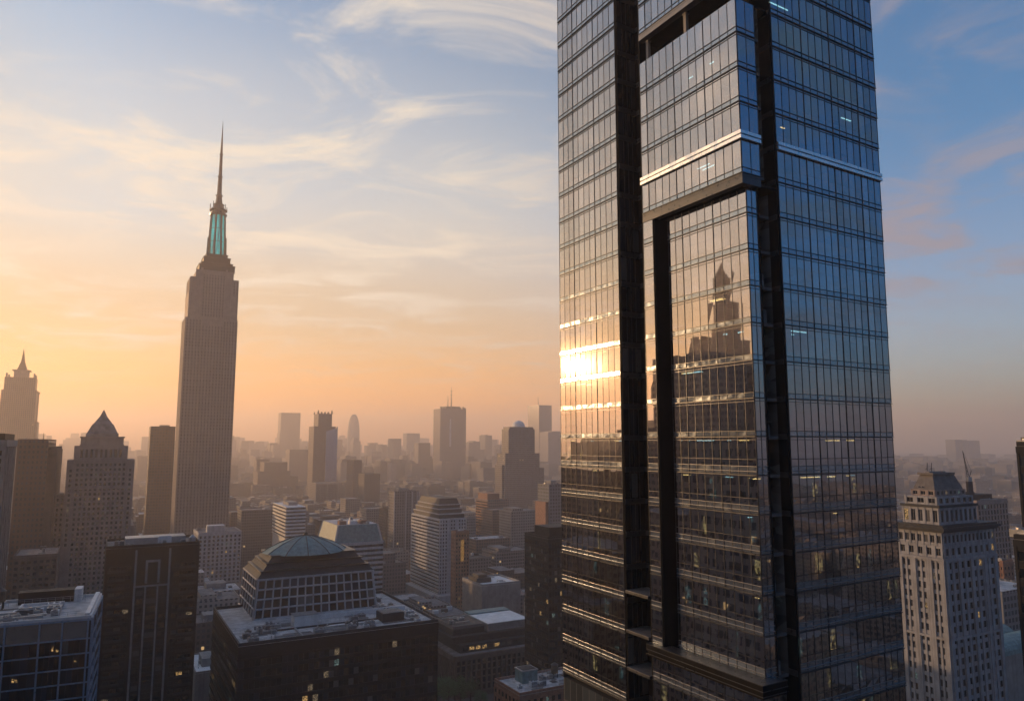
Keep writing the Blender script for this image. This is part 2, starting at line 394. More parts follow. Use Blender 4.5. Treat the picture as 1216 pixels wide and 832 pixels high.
def water_tank(b, x, y, z, r_=1.7, h_=3.6):
    mb = MB()
    for sx in (-1, 1):
        for sy in (-1, 1): mb.bar((x + sx * r_ * .6, y + sy * r_ * .6, z), (x + sx * r_ * .6, y + sy * r_ * .6, z + 2.2), .12, 1)
    mb.cyl(x, y, r_, z + 2.2, r_ * .96, z + 2.2 + h_, 14); mb.cyl(x, y, r_ * 1.08, z + 2.21 + h_, .05, z + 3.4 + h_, 14, 1)
    return b.part('water_tank', mb, [M['tank_wood'], M['dark_steel']])
def mast(b, x, y, z0, z1, r_=.3):
    mb = MB(); n_ = 5
    for i in range(n_):
        a, c = z0 + (z1 - z0) * i / n_, z0 + (z1 - z0) * (i + 1) / n_
        mb.cyl(x, y, r_ * (1 - i * .18), a, r_ * (1 - i * .18) * .9, c, 6)
        mb.box(x - r_ * 1.5, x + r_ * 1.5, y - r_ * 1.5, y + r_ * 1.5, a, a + r_ * .5)
    return b.part('antenna', mb, M['dark_steel'])
# ------------------------------------------------------------------ the glass tower
def facade_glass(name, tint, refl, inner):
    m = bpy.data.materials.new(name); m.use_nodes = True; k = NT(m.node_tree); k.n.clear()
    rnd = k.new('ShaderNodeNewGeometry').outputs['Random Per Island']
    tc = k.new('ShaderNodeTexCoord').outputs['Object']
    gl = k.new('ShaderNodeBsdfGlossy'); k.set(gl.inputs['Color'], k.mix(rnd, C4([x * .78 for x in tint]), C4(tint))); gl.inputs['Roughness'].default_value = 0.018
    g2 = k.new('ShaderNodeBsdfGlossy'); k.set(g2.inputs['Color'], C4(tint)); g2.inputs['Roughness'].default_value = 0.13
    bp = k.new('ShaderNodeBump'); bp.inputs['Strength'].default_value = 0.008; bp.inputs['Distance'].default_value = 0.05
    k.set(bp.inputs['Height'], k.noise(tc, 0.5, 2)); k.l.new(bp.outputs[0], gl.inputs['Normal'])
    gm = k.new('ShaderNodeMixShader'); gm.inputs[0].default_value = 0.009
    k.l.new(gl.outputs[0], gm.inputs[1]); k.l.new(g2.outputs[0], gm.inputs[2])
    tr = k.new('ShaderNodeBsdfTransparent'); tr.inputs['Color'].default_value = C4(inner)
    lw = k.new('ShaderNodeLayerWeight'); lw.inputs['Blend'].default_value = 0.35
    fac = k.math('ADD', refl, k.math('MULTIPLY', lw.outputs['Fresnel'], 1 - refl), clamp=True)
    mx = k.new('ShaderNodeMixShader'); k.l.new(fac, mx.inputs[0]); k.l.new(tr.outputs[0], mx.inputs[1]); k.l.new(gm.outputs[0], mx.inputs[2])
    out = k.new('ShaderNodeOutputMaterial'); k.l.new(mx.outputs[0], out.inputs[0]); return m
M['curtain'] = facade_glass('curtain_glass', (0.87, 0.86, 0.91), 0.56, (0.50, 0.66, 0.72))
M['spandrel'] = surf('spandrel_glass', (0.34, 0.40, 0.47), 0.06, 0.1, 0.3, metal=0.85)
M['fin'] = surf('facade_fin', (0.06, 0.065, 0.075), 0.35, 0.15, 0.5, metal=0.5)
M['lip'] = surf('facade_lip', (0.17, 0.175, 0.19), 0.42, 0.12, 0.5, metal=0.35)
M['tower_dark'] = surf('tower_dark_panel', (0.006, 0.007, 0.009), 0.85, 0.3, 0.3, spec=0.1)
M['blind'] = surf('blind', (0.20, 0.215, 0.23), 0.8, 0.1, 1.0)
M['carpet'] = surf('office_floor', (0.07, 0.07, 0.075), 0.8, 0.2, 1.0)
def office(name):
    m, k, p, o = principled(name)
    tc = k.new('ShaderNodeTexCoord').outputs['Object']
    v = k.new('ShaderNodeTexVoronoi'); k.set(v.inputs['Vector'], k.mapping(tc, (.45, .45, 1.3))); v.inputs['Scale'].default_value = 1.0
    s = k.new('ShaderNodeSeparateColor'); k.l.new(v.outputs['Color'], s.inputs[0])
    c = k.mix(s.outputs[0], C4((0.015, 0.02, 0.025)), C4((0.13, 0.14, 0.15)))
    k.set(p.inputs['Base Color'], c); p.inputs['Roughness'].default_value = 0.6; return m
M['office'] = office('office_back_wall')
def glow(name, col, s):
    m, k, p, o = principled(name); p.inputs['Base Color'].default_value = (0, 0, 0, 1)
    p.inputs['Emission Color'].default_value = C4(col); p.inputs['Emission Strength'].default_value = s; return m
M['lamp_warm'] = glow('ceiling_lamp_warm', (1.0, 0.55, 0.18), 3.5)
M['lamp_cool'] = glow('ceiling_lamp_cool', (0.55, 0.85, 0.85), 2.2)

TY = 78.0
TC = (ray(889, 400)[0] * TY, TY)
la, ra = math.atan2(125 - 608, FPX), math.atan2(2040 - 608, FPX)
LV, RV = (math.sin(la), math.cos(la)), (math.sin(ra), math.cos(ra))
tower = bpy.data.objects.new('glass_skyscraper', None); COL.objects.link(tower)
tower.location = (TC[0], TC[1], 0)
tag(tower, 'huge dark blue glass skyscraper with stepped notches and the sun glinting on it', 'skyscraper')
def S(u, v, z): return (u * LV[0] + v * RV[0], u * LV[1] + v * RV[1], z)
def sbox(mb, u0, u1, v0, v1, z0, z1, m=0):
    mb.hexa([S(u0, v0, z0), S(u0, v1, z0), S(u1, v1, z0), S(u1, v0, z0)][::1], [S(u0, v0, z1), S(u0, v1, z1), S(u1, v1, z1), S(u1, v0, z1)], m)
ST_H, Z0 = 4.1, 193.5
lev = lambda k: Z0 + ST_H * k
rt = random.Random(11)
def tp(face, inset):
    return (lambda a, out, z: S(a, inset - out, z)) if face == 'L' else (lambda a, out, z: S(inset - out, a, z))
def tbox(mb, face, inset, a0, a1, o0, o1, z0, z1, m=0):
    if face == 'L': sbox(mb, a0, a1, inset - o1, inset - o0, z0, z1, m)
    else: sbox(mb, inset - o1, inset - o0, a0, a1, z0, z1, m)
def tquad(mb, face, inset, a0, a1, out, z0, z1, m=0, jit=0.0):
    f = tp(face, inset); j = lambda: out + rt.uniform(-jit, jit) * .9
    q = [f(a0, j(), z0), f(a1, j(), z0), f(a1, j(), z1), f(a0, j(), z1)]
    if face == 'L': q = [q[1], q[0], q[3], q[2]]
    mb.quad(*q, m)
def glass_band(face, inset, a0, a1, nb, k, ztop=None, zbot=None):
    """one storey of curtain wall: panes; under it the spandrel with its lips, the fins and the rooms behind"""
    zb, zt = lev(k) if zbot is None else zbot, lev(k + 1) if ztop is None else ztop
    low = lev(k) < 158
    sp = 0.95 if low else 0.62
    bw = (a1 - a0) / nb
    g = MB(); zs = zb + sp; zm = zs + (zt - zs) * .24 if low else zs
    for i in range(nb):
        x0, x1 = a0 + i * bw, a0 + (i + 1) * bw
        tquad(g, face, inset, x0 + .02, x1 - .02, .0, zm + .03, zt - .06, 0, .0035)
        if low: tquad(g, face, inset, x0 + .02, x1 - .02, .0, zs + .03, zm - .05, 0, .0035)
    band = g.build('glass_band', M['curtain'], tower)
    s = MB()
    for i in range(nb): tquad(s, face, inset, a0 + i * bw + .015, a0 + (i + 1) * bw - .015, .0, zb + .09, zs - .04, 0, .004)
    for (z, o, h, mm) in ((zb, .14, .08, 2), (zs, .08, .05, 1 if low else 2)) + (((zb + .42, .13, .05, 1),) if low else ((zb - .32, .07, .05, 2),)):
        tbox(s, face, inset, a0, a1, -.02, o, z - h / 2, z + h / 2, mm)
    if low: tbox(s, face, inset, a0 + .01, a1 - .01, -.01, .045, zm - .05, zm, 2)
    s.build('spandrel', [M['spandrel'], M['lip'], M['fin']], band)
    f = MB()
    for i in range(nb + 1):
        c = a0 + i * bw; major = (i % 4 == 0)
        tbox(f, face, inset, max(a0, c - .024), min(a1, c + .024), -.03, .08 if major else .045, zb + .1, zt - .07)
    f.build('mullion', M['fin'], band)
    r = MB(); D = 3.6
    tbox(r, face, inset, a0 + .02, a1 - .02, -D, -.12, zb - .28, zb + .05, 1)        # floor plate
    tquad(r, face, inset, a0, a1, -D + .02, zb + .05, zt - .3, 0)
    pl = 0.30 if low else 0.035
    i = 0
    while i < nb:
        x0 = a0 + i * bw; t = rt.random()
        if t < pl:
            n_ = rt.choice((1, 1, 2, 3)); x1 = min(a1, x0 + n_ * bw); m_ = 3 if rt.random() < .6 else 4
            for q in range(rt.choice((1, 2))):
                dd = rt.uniform(.7, 2.8); tbox(r, face, inset, x0 + .3, x1 - .3, -dd - .12, -dd, zt - .42, zt - .36, m_)
        if rt.random() < .20:
            hb = rt.choice((.35, .6, .85, 1.0)) * (zt - zs)
            tquad(r, face, inset, x0 + .05, x0 + bw - .05, -.16, zt - .1 - hb, zt - .1, 2)
        if low and rt.random() < .13:
            xa = x0 + bw * rt.uniform(.03, .1); tquad(r, face, inset, xa, xa + bw * rt.uniform(.45, .88), -.9 - rt.random(), zb + rt.uniform(.9, 1.4), zt - rt.uniform(.5, 1.3), 5 if rt.random() < .55 else 6)
        if rt.random() < .35:                                                              # desks and cupboards
            tbox(r, face, inset, x0 + .1, x0 + bw * rt.uniform(.5, 1), -rt.uniform(1.6, 3), -1.2, zb + .05, zb + rt.uniform(.9, 1.9), 0)
        i += 1
    r.build('interior', [M['office'], M['carpet'], M['blind'], M['lamp_warm'], M['lamp_cool'], M['lit_warm'], M['lit_cool']], band)
K0, K1 = -16, 9
RE = lambda k: 26.1 - max(0.0, 205 - lev(k)) * 0.022     # the right flank leans in towards its foot
for k in range(K0, K1 + 1):
    glass_band('L', 0, 22.4, 37.2, 11, k)
    glass_band('R', 0, 5.9, RE(k), 15, k)
for k in range(-1, 4):
    glass_band('L', 0, 0.0, 17.1, 13, k); glass_band('R', 0, 0.0, 3.0, 2, k)
for k in range(5, K1 + 1):
    glass_band('L', 0, 0.0, 17.1, 13, k); glass_band('R', 0, 0.0, 3.0, 2, k)
for k in range(-14, -1):
    zt = 188.2 if k == -2 else None
    glass_band('L', 1.3, 0.7, 13.75, 10, k, ztop=zt); glass_band('R', 0.7, 1.3, 3.0, 2, k, ztop=zt)
    glass_band('L', 0, 15.15, 17.1, 1, k, ztop=zt)
for k in (-16, -15):
    glass_band('L', 0, 0.0, 17.1, 13, k, ztop=135.2 if k == -15 else None); glass_band('R', 0, 0.0, 3.0, 2, k, ztop=135.2 if k == -15 else None)
ZT = lev(K1 + 1)
# solid matter: recess walls, soffits, the core, the shaft down to the street
m = MB()
sbox(m, 6, 33, 6, 22, 0, ZT - .5)
m.build('core', M['tower_dark'], tower)
m = MB()
sbox(m, 17.1, 22.38, 3.4, 3.8, 127, ZT); sbox(m, 22.05, 22.39, .02, 3.39, 127, ZT); sbox(m, 17.12, 17.4, .05, 3.39, 127, ZT)
for k in range(K0, K1 + 1):
    sbox(m, 21.93, 22.05, .1, 3.39, lev(k) - .35, lev(k) + .35, 1); sbox(m, 17.4, 21.92, 3.28, 3.4, lev(k) - .3, lev(k) + .3, 1)
    for q in range(3): sbox(m, 22.0, 22.048, .12 + q * 1.1, 1.1 + q * 1.1, lev(k) + .5, lev(k + 1) - .5, 2)
    for q in range(3): sbox(m, 21.97, 22.05, .9 + q * .8, .98 + q * .8, lev(k) + .36, lev(k + 1) - .36, 1)
m.build('recess_wall', [M['tower_dark'], M['fin'], M['pane']], tower)
m = MB()
sbox(m, 13.76, 15.14, 2.6, 2.9, 136.1, 188.2); sbox(m, 14.9, 15.13, .03, 2.59, 136.1, 188.2)
sbox(m, 13.77, 13.9, 1.4, 2.59, 136.1, 188.2)
m.build('shadow_gap', M['tower_dark'], tower)
m = MB()
sbox(m, 2.9, 3.2, 3.02, 5.88, 127, ZT); sbox(m, .03, 2.89, 5.62, 5.88, 127, ZT); sbox(m, .6, 2.89, 3.0, 3.2, 127, ZT)
for k in range(K0, K1 + 1): sbox(m, .1, 2.89, 5.54, 5.61, lev(k) - .3, lev(k) + .3, 1)
m.build('recess_wall', [M['tower_dark'], M['fin']], tower)
def skirt(name, u1, v1, z0, z1, mat_, out=.12, thick=.9):
    m = MB(); sbox(m, -out, u1, -out, thick, z0, z1); sbox(m, -out, thick, thick + .001, v1, z0, z1)
    m.build(name, mat_, tower)
skirt('soffit_edge', 17.1, 3.0, 188.2, 189.35, M['fin'], .03)
m = MB(); sbox(m, .02, 17.08, .92, 6, 188.25, 188.6); m.build('soffit', M['tower_dark'], tower)
skirt('white_band', 17.12, 3.0, 193.2, 193.58, M['bright_metal'], .32, .3)
skirt('white_band', 17.12, 3.0, 193.75, 194.13, M['bright_metal'], .32, .3)
m = MB(); sbox(m, -.32, .1, 5.9, 25.9, 193.2, 193.58); sbox(m, -.32, .1, 5.9, 25.9, 193.75, 194.13); m.build('white_band', M['bright_metal'], tower)
m = MB(); sbox(m, 0.3, 17, .4, 6, 209.9, 210.2); sbox(m, 3.4, 17, 3.4, 3.8, 210.2, 213.1); sbox(m, 3.4, 3.8, 3.0, 6, 210.2, 213.1)
m.build('open_terrace', M['tower_dark'], tower)
m = MB()
for a in (16.3, 9.0, .92):
    m = MB(); sbox(m, a - .22, a + .22, .7, 1.14, 210.2, 213.1); sbox(m, a - .3, a + .3, .62, 1.22, 212.8, 213.09); m.build('terrace_column', M['concrete'], tower)
skirt('soffit_edge', 17.1, 3.0, 213.1, 214.0, M['lip'], .06)
m = MB(); sbox(m, .05, 17.05, .92, 6, 213.15, 213.9); m.build('soffit', M['tower_dark'], tower)
m = MB(); m2 = MB()
sbox(m, -.7, 17.4, -.75, 1.2, 135.3, 136.08); sbox(m, -.7, 1.2, 1.21, 3.0, 135.3, 136.08); sbox(m, -.45, 17.3, -.5, 1.2, 134.7, 135.3)
sbox(m, -.45, 1.2, 1.21, 3.0, 134.7, 135.3)
m.build('ledge', M['tower_dark'], tower)
m = MB(); sbox(m, -.72, 17.42, -.77, 1.2, 136.081, 136.16); sbox(m, -.72, 1.2, 1.21, 3.0, 136.081, 136.16)
for z in (135.5, 135.0): sbox(m, -.74, 17.42, -.8, -.76, z, z + .08); sbox(m, -.76, -.72, -.75, 3.0, z, z + .08)
m.build('ledge_trim', M['fin'], tower)
for z in (141.2, 136.4, 131.9):
    q = MB(); sbox(q, 17.45, 21.9, -.3, 3.3, z, z + .3); sbox(q, 17.46, 21.89, -.28, 3.28, z + .3, z + .36, 1)
    q.build('balcony_slab', [M['fin'], M['lip']], tower)
m = MB()
sbox(m, .1, 37.1, .1, 24.2, 0, 127.0); m.build('lower_shaft', gridwall('lower_shaft_wall', (.05, .055, .065), (.02, .025, .03), 1.35, 4.1, .1, .25, 0.0, .96), tower)
m = MB(); sbox(m, 37.0, 37.2, .03, 24.3, 127, ZT); [sbox(m, 0.03, 37.0, RE(k) - .2, RE(k) - .02, lev(k) - .2, lev(k + 1) - .2) for k in range(K0, K1 + 1)]; m.build('far_wall', M['spandrel'], tower)
m = MB(); sbox(m, .1, 37.1, .1, 26.0, ZT, ZT + .6); m.build('roof', M['roof_grey'], tower)
_u = lambda p: (p[0] + TC[0], p[1] + TC[1])
_ps = [_u(S(u, v, 0)) for u in (0, 38) for v in (0, 27)]
HEROES.append((min(p[0] * XA[0] + p[1] * XA[1] for p in _ps), max(p[0] * XA[0] + p[1] * XA[1] for p in _ps),
               min(p[0] * YA[0] + p[1] * YA[1] for p in _ps), max(p[0] * YA[0] + p[1] * YA[1] for p in _ps)))
# ------------------------------------------------------------------ buildings near the viewer
def flat(u, v): return u * v
# lower-left office block with blue mullions
b = B('office_block', 'low office block with pale blue mullions and a cluttered pale roof, bottom left corner', -25, 742, 108, 205, xs=121, right=True, yaw=24.4)
H = b.h = b.z(734, 0, b.w)
W, D = b.w, b.d = b.w, 34.0
mb = MB(); mb.box(0, W, 0, D, 0, H); b.part('wall', mb, M['charcoal'])
ff = fp('front', 0); xs_ = [W - .7 - q for q in (0, 6.2, 11.6, 19.6, 25.6, 32)]
zs = [H - .2, H - 5.2] + [H - 9.1 - 3.9 * i for i in range(16)]
mu = MB()
for x in xs_: fbox(mu, ff, x - .2, x + .2, 0, .55, 0, H + .3)
for z in zs: fbox(mu, ff, 0, W, .01, .32, z - .17, z + .17)
b.part('mullion_frame', mu, M['blue_steel'])
rr = random.Random(5)
for i in range(len(zs) - 1):
    for j in range(len(xs_) - 1):
        x1, x0 = xs_[j] - .28, xs_[j + 1] + .28
        if i == 0:
            q = MB(); q.quad((x0, -.02, zs[1] + .17), (x1, -.02, zs[1] + .17), (x1, -.02, zs[0] - .17), (x0, -.02, zs[0] - .17)); b.part('spandrel_panel', q, M['spandrel']); continue
        q = MB(); nn = 4
        for t in range(nn):
            xa, xb = x0 + (x1 - x0) * t / nn, x0 + (x1 - x0) * (t + 1) / nn; za, zb = zs[i + 1] + .17, zs[i] - .17
            q.quad((xa, -.02, za), (xb, -.02, za), (xb, -.02, zb), (xa, -.02, zb), 0)
            q.box(xa - .03, xa + .03, -.08, 0, za, zb, 1)
            on = .6 if i == 1 and j != 2 else .07
            if rr.random() < on:
                zc = za + (zb - za) * rr.uniform(.15, .5); xl_, xr_ = xa + rr.uniform(.1, .5), xb - rr.uniform(.05, .5)
                q.quad((xl_, -.05, zc), (max(xl_ + .3, xr_), -.05, zc), (max(xl_ + .3, xr_), -.05, zc + rr.uniform(.4, 1.5)), (xl_, -.05, zc + rr.uniform(.4, 1.5)), 2)
        b.part('window', q, [M['pane_blue'], M['dark_steel'], M['lit_warm']])
fr = fp('right', W); q = MB()
for y in (0, 4.2, D * .45, D - .5): fbox(q, fr, y, y + .6, 0, .4, 0, H + .3)
for z in zs: fbox(q, fr, .6, D - .5, .01, .3, z - .4, z + .4)
b.part('side_frame', q, M['blue_steel'])
for i in range(1, 10):
    q = MB()
    for (ya, yb) in ((.62, 4.18), (4.82, D * .45 - .02)):
        q.quad((W + .02, ya, zs[i + 1] + .4), (W + .02, yb, zs[i + 1] + .4), (W + .02, yb, zs[i] - .4), (W + .02, ya, zs[i] - .4))
    b.part('window', q, M['pane_blue'])
roofing(b, 0.0, W, 0, D, H + .002, M['roof_pale']); parapet(b, 0, W, 0.02, D, H + .12, M['white_paint'], .8, .5)
q = MB(); q.box(W - 1.7, W - .55, .6, D - .6, H + .12, H + 1.5); b.part('parapet_wall', q, M['white_paint'])
q = MB(); q.box(W - 22, W - 7.4, D - 6, D - 1.5, H + .12, H + 3.4); q.box(W - 22.2, W - 7.2, D - 6.2, D - 1.3, H + 3.4, H + 3.7); b.part('penthouse', q, M['charcoal'])
q = MB(); q.box(W - 7.1, W - 5.2, D - 7, D - 1.3, H + .12, H + 3.9); b.part('stair_bulkhead', q, M['white_paint'])
q = MB()
for (x0, y0, x1, y1) in ((W - 20, 16, W - 9, 16.6), (W - 20, 16.6, W - 19.4, 21), (W - 20, 21, W - 9, 21.6)): q.box(x0, x1, y0, y1, H + .12, H + 1.6)
b.part('curb_wall', q, M['white_paint'])
clutter(b, W - 30, W - 8, 2, 15, H + .12, 21, 20); clutter(b, W - 19, W - 9, 16.8, 20.5, H + .12, 22, 3)

patches(b, W - 34, W - 3, 1.5, D - 8, H + .12, 402, 9); water_tank(b, W - 26, D - 10, H + .12, 1.5, 3)

# dark residential tower beside it
b = B('residential_tower', 'dark charcoal residential tower with a tall white framed bay, beside the blue mullioned office block', 126, 652, 237, 300, d=26)
W, D, H = b.w, b.d, b.h
mb = MB(); mb.box(0, W, 0, D, 0, H)
win = Wins(b, WM, 100, .025, 7, 1)
f = fp('front', 0)
st = 3.3; cuts = [0, W * .15, W * .30, W * .375, W * .60, W * .675, W * .80, W]
for u in (W * .315, W * .675): fbox(mb, f, u - .35, u + .35, -.02, .5, 0, H - 1.0, 1)
for u in (W * .43, W * .56): fbox(mb, f, u - .3, u + .3, -.02, .45, 0, H - 15.5, 1)
for u in (W * .02, W * .98): fbox(mb, f, u - W * .02, u + W * .02, -.02, .3, 0, H - .8)
fbox(mb, f, W * .315, W * .675, -.02, .4, H - 15.6, H - 15.0, 1)
fx0, fx1 = W * .42, W * .575
for (a0, a1, z0, z1) in ((fx0, fx0 + .8, H - 14.2, H - 5.2), (fx1 - .8, fx1, H - 14.2, H - 5.2), (fx0 + .8, fx1 - .8, H - 6.0, H - 5.2)): fbox(mb, f, a0, a1, -.02, .6, z0, z1, 1)
fbox(mb, f, 0, W, -.02, .55, H - .8, H, 0)
b.part('wall', mb, [M['charcoal'], M['steel']])
nst = int((H - 8) / st)
for i in range(nst):
    z = H - 8 - i * st
    for u, wd in ((W * .08, 2.4), (W * .16, 2.4), (W * .235, 2.2), (W * .755, 2.2), (W * .84, 2.4), (W * .92, 2.4)): win.add('front', f, u, z, wd, 1.7)
    if z < H - 17:
        for u, wd in ((W * .372, 2.4), (W * .495, 3.6), (W * .617, 2.4)): win.add('front', f, u, z, wd, 2.0)
win.add('front', f, (fx0 + fx1) / 2, H - 10.1, fx1 - fx0 - 1.7, 7.9)
win.build()
bl = MB()
for i in range(nst):
    z = H - 8 - i * st - 1.15
    for u in (W * .12, W * .88): fbox(bl, f, u - 3.2, u + 3.2, .0, 1.1, z - .18, z); fbox(bl, f, u - 3.2, u + 3.2, 1.0, 1.1, z, z + .9)
o = b.part('balcony', bl, M['slate']); o['kind'] = 'stuff'
roofing(b, 0, W, 0, D, H + .002, M['roof_grey']); parapet(b, 0, W, 0.02, D, H + .12, M['charcoal'], 1.0)
q = MB(); q.box(W * .2, W * .86, 8, 18, H + .12, H + 2.8); b.part('penthouse', q, M['steel'])
q = MB(); q.box(W * .55, W * .7, 7.2, 7.98, H + .12, H + 3.2); b.part('skylight', q, M['white_paint'])
clutter(b, 2, W - 4, 2, 6.5, H + .12, 31, 7); q = MB(); q.cyl(W * .93, 6, 1.4, H + .12, 1.4, H + 2.2, 14); q.cyl(W * .93, 6, 1.4, H + 2.201, .4, H + 3.2, 14); b.part('water_tank', q, M['steel'])

# big dark block with the roof terrace
b = B('dark_office_block', 'wide dark office block with ribbon windows and pale equipment roof under the domed pavilion', 283, 768, 520, 300, d=74)
W, D, H = b.w, b.d, b.h; ZB10 = H; b10 = b
mb = MB(); mb.box(0, W, 0, D, 0, H); fbox(mb, fp('front', 0), 0, W, -.02, .45, H - 4.5, H)
for face, u1 in (('front', W), ('left', D)):
    ribbons(b, face, 0, 0.3, u1 - .3, 6, H - 4.6, 4.05, .62, WM, mb, .28, 2.1, random.Random(9), .016)
b.part('wall', mb, M['charcoal'])
roofing(b, 0, W, 0, D, H + .002, M['roof_pale']); parapet(b, 0, W, 0.02, D, H + .12, M['slate'], 1.2, .7)
def blk(bb, name, x0, x1, y0, y1, z0, z1, mat_): q = MB(); q.box(x0, x1, y0, y1, z0, z1); return bb.part(name, q, mat_)
o = blk(b, 'stair_bulkhead', W * .31, W * .31 + 10, 21, 27, H + .12, H + 4.6, M['white_paint'])
q = MB(); q.box(W * .31 - .3, W * .31 + 10.3, 20.7, 27.3, H + 4.61, H + 4.9); q.build('coping', M['steel'], o)
o = blk(b, 'plant_room', W * .74, W * .74 + 10, 11, 20, H + .12, H + 3.6, M['slate'])
q = MB(); [q.box(W * .74 + .3, W * .74 + 9.7, 11.5 + i * 1.6, 11.9 + i * 1.6, H + 3.6, H + 4.0) for i in range(5)]; q.build('louvre', M['steel'], o)
blk(b, 'walkway', W * .30, W * .30 + .8, 2.5, 18, H + .12, H + .7, M['steel']); blk(b, 'walkway', W * .10, W * .75, 17.5, 18.2, H + .12, H + .75, M['slate'])
blk(b, 'low_wall', W * .42, W * .95, 30, 31, H + .12, H + 2.2, M['white_paint']); blk(b, 'low_wall', W * .12, W * .3, 24, 25, H + .12, H + 1.6, M['concrete'])
clutter(b, 2, W * .28, 3, 26, H + .12, 41, 18); clutter(b, W * .36, W * .72, 3, 15, H + .12, 42, 18); clutter(b, W * .55, W * .72, 19, 29, H + .12, 43, 7)
clutter(b, W * .8, W - 5, 24, 68, H + .12, 44, 22); clutter(b, W * .88, W - 4, 3, 22, H + .12, 45, 6)

patches(b, 2, W - 2, 2, 22, H + .12, 401, 12)

# domed pavilion on that roof
b = B('domed_pavilion', 'gridded glass pavilion with dark stepped roof and blue-green faceted dome, on the dark block roof', 301, 735, 446, 344, xs=283)
b.o.location[2] = H; W, D = b.w, b.d
Zw = b.z(690) - H
mb = MB(); mb.fru((0, W, 0, D), .13, (1.6, W - 1.6, 1.6, D - 1.6), Zw); b.part('wall', mb, M['slate'])
def slopegrid(face, n_, m_):
    fr_ = MB(); L = W if face == 'front' else D
    def pt(u, t, out):
        ins = 1.6 * t; uu = ins + u * (L - 2 * ins); z = .13 + (Zw - .13) * t
        return (uu, ins - out, z) if face == 'front' else (ins - out, L - uu, z)
    for i in range(n_ + 1): fr_.bar(pt(i / n_, 0, .12), pt(i / n_, 1, .12), .42 if i in (0, n_) else .27)
    for j in range(m_ + 1): fr_.bar(pt(0, j / m_, .10), pt(1, j / m_, .10), .30)
    b.part('window_frame', fr_, M['pale_stone'])
    for i in range(n_):
        for j in range(m_):
            q = MB(); q.quad(pt(i / n_, j / m_, .03), pt((i + 1) / n_, j / m_, .03), pt((i + 1) / n_, (j + 1) / m_, .03), pt(i / n_, (j + 1) / m_, .03)); b.part('window', q, M['pane_blue'])
slopegrid('front', 15, 4); slopegrid('left', 6, 4)
q = MB(); q.box(.9, W - .9, .9, D - .9, Zw, Zw + .6); b.part('cornice', q, M['pale_stone'])
tiers = [(2.0, 3.6, .6, 3.6), (5.0, 6.4, 3.8, 6.6), (7.6, 8.8, 6.8, 9.6)]
for i0, i1, z0, z1 in tiers:
    q = MB(); q.fru((i0 - .8, W - i0 + .8, i0 - .8, D - i0 + .8), Zw + z0, (i1, W - i1, i1, D - i1), Zw + z1 - .5)
    q.box(i1 - .9, W - i1 + .9, i1 - .9, D - i1 + .9, Zw + z1 - .49, Zw + z1 + .0, 1); b.part('roof_tier', q, [M['slate'], M['dark_steel']])
q = MB(); cx, cy0 = W * .47, D / 2; a0 = math.pi / 8; sx = 1.0
rs = [(20.5, 9.3), (17.5, 11.2), (13.0, 13.4), (8.0, 15.2), (4.0, 16.3), (.8, 16.8)]
for (r0, z0), (r1, z1) in zip(rs, rs[1:]): q.cyl(cx, cy0, r0, Zw + z0, r1, Zw + z1, 12, 0, None, a0)
sy = min(1.0, D / 2 / 19.5 * .86)
q.v = [(x, cy0 + (y - cy0) * sy, z) for x, y, z in q.v]
dome = b.part('dome', q, M['verdigris'])
q = MB()
for j in range(12):
    for (r0, z0), (r1, z1) in zip(rs, rs[1:]):
        a = a0 + j * math.pi / 6; q.bar((cx + r0 * math.cos(a), cy0 + r0 * math.sin(a) * sy, Zw + z0), (cx + r1 * math.cos(a), cy0 + r1 * math.sin(a) * sy, Zw + z1), .16)
q.build('rib', M['slate'], dome); q = MB(); q.cyl(cx, cy0, 1.2, Zw + 16.5, .9, Zw + 18.0, 10); q.build('finial', M['slate'], dome)

# pale art deco tower on the right
b = B('art_deco_tower', 'pale stone art deco tower with tiered mansard crown, right of the glass skyscraper', 1118, 624, 1179, 250, xs=1066)
W, D, H = b.w, b.d, b.h
mb = MB(); win = Wins(b, WMW, 100, .03, 12, 1)
mb.box(0, W, 0, D, 0, H - 2.2)
zc = H - 2.2; za = zc - 8.4
for face, L in (('front', W), ('left', D)):
    f = fp(face, 0)
    grid(b, mb, win, face, 0, 0, L, zc - 4.4, zc - .3, 2.3, 4.1, .66, .6, .35)
    grid(b, mb, win, face, 0, 0, L, za, zc - 4.5, 3.3, 3.9, .55, .6, .4)
    bays = [0, .13, .2, .3, .38, .62, .70, .80, .87, 1.0] if face == 'left' else [0, .12, .2, .34, .44, .66, .76, .88, 1.0]
    grid(b, mb, win, face, 0, .9, L - .9, 0, za - .9, L / (9 if face == 'left' else 8), 3.35, .6, .64, .45)
    for u in ([.3, .66] if face == 'left' else [.26, .5, .76]) + [0.03, .97]: fbox(mb, f, u * L - .8, u * L + .8, -.02, .75, 0, za - .9)
    fbox(mb, f, -.5 if face == 'left' else 0, L, -.03, .8, za - .9, za - .05); fbox(mb, f, 0, L, -.03, .7, za - 26, za - 25.2)
b.part('wall', mb, M['grey_stone'])
q = MB(); q.box(-1.2, W + 1.2, -1.2, D + 1.2, H - 2.2, H - 1.5); q.box(-1.8, W + 1.8, -1.8, D + 1.8, H - 1.5, H - .7); q.box(-1.0, W + 1.0, -1.0, D + 1.0, H - .7, H); b.part('cornice', q, M['slate'])
x1 = b.x(1160, 610, 1.2)
def tier(i0, z0, z1, xr, mat_, bay, hf=.7):
    mb = MB(); mb.box(i0, xr, i0, D - i0, z0, z1)
    for face, L0, L1 in (('front', i0, xr), ('left', i0, D - i0)): grid(b, mb, win, face, i0, L0, L1, z0, z1, bay, z1 - z0, .6, hf, .3)
    b.part('tier_wall', mb, mat_)
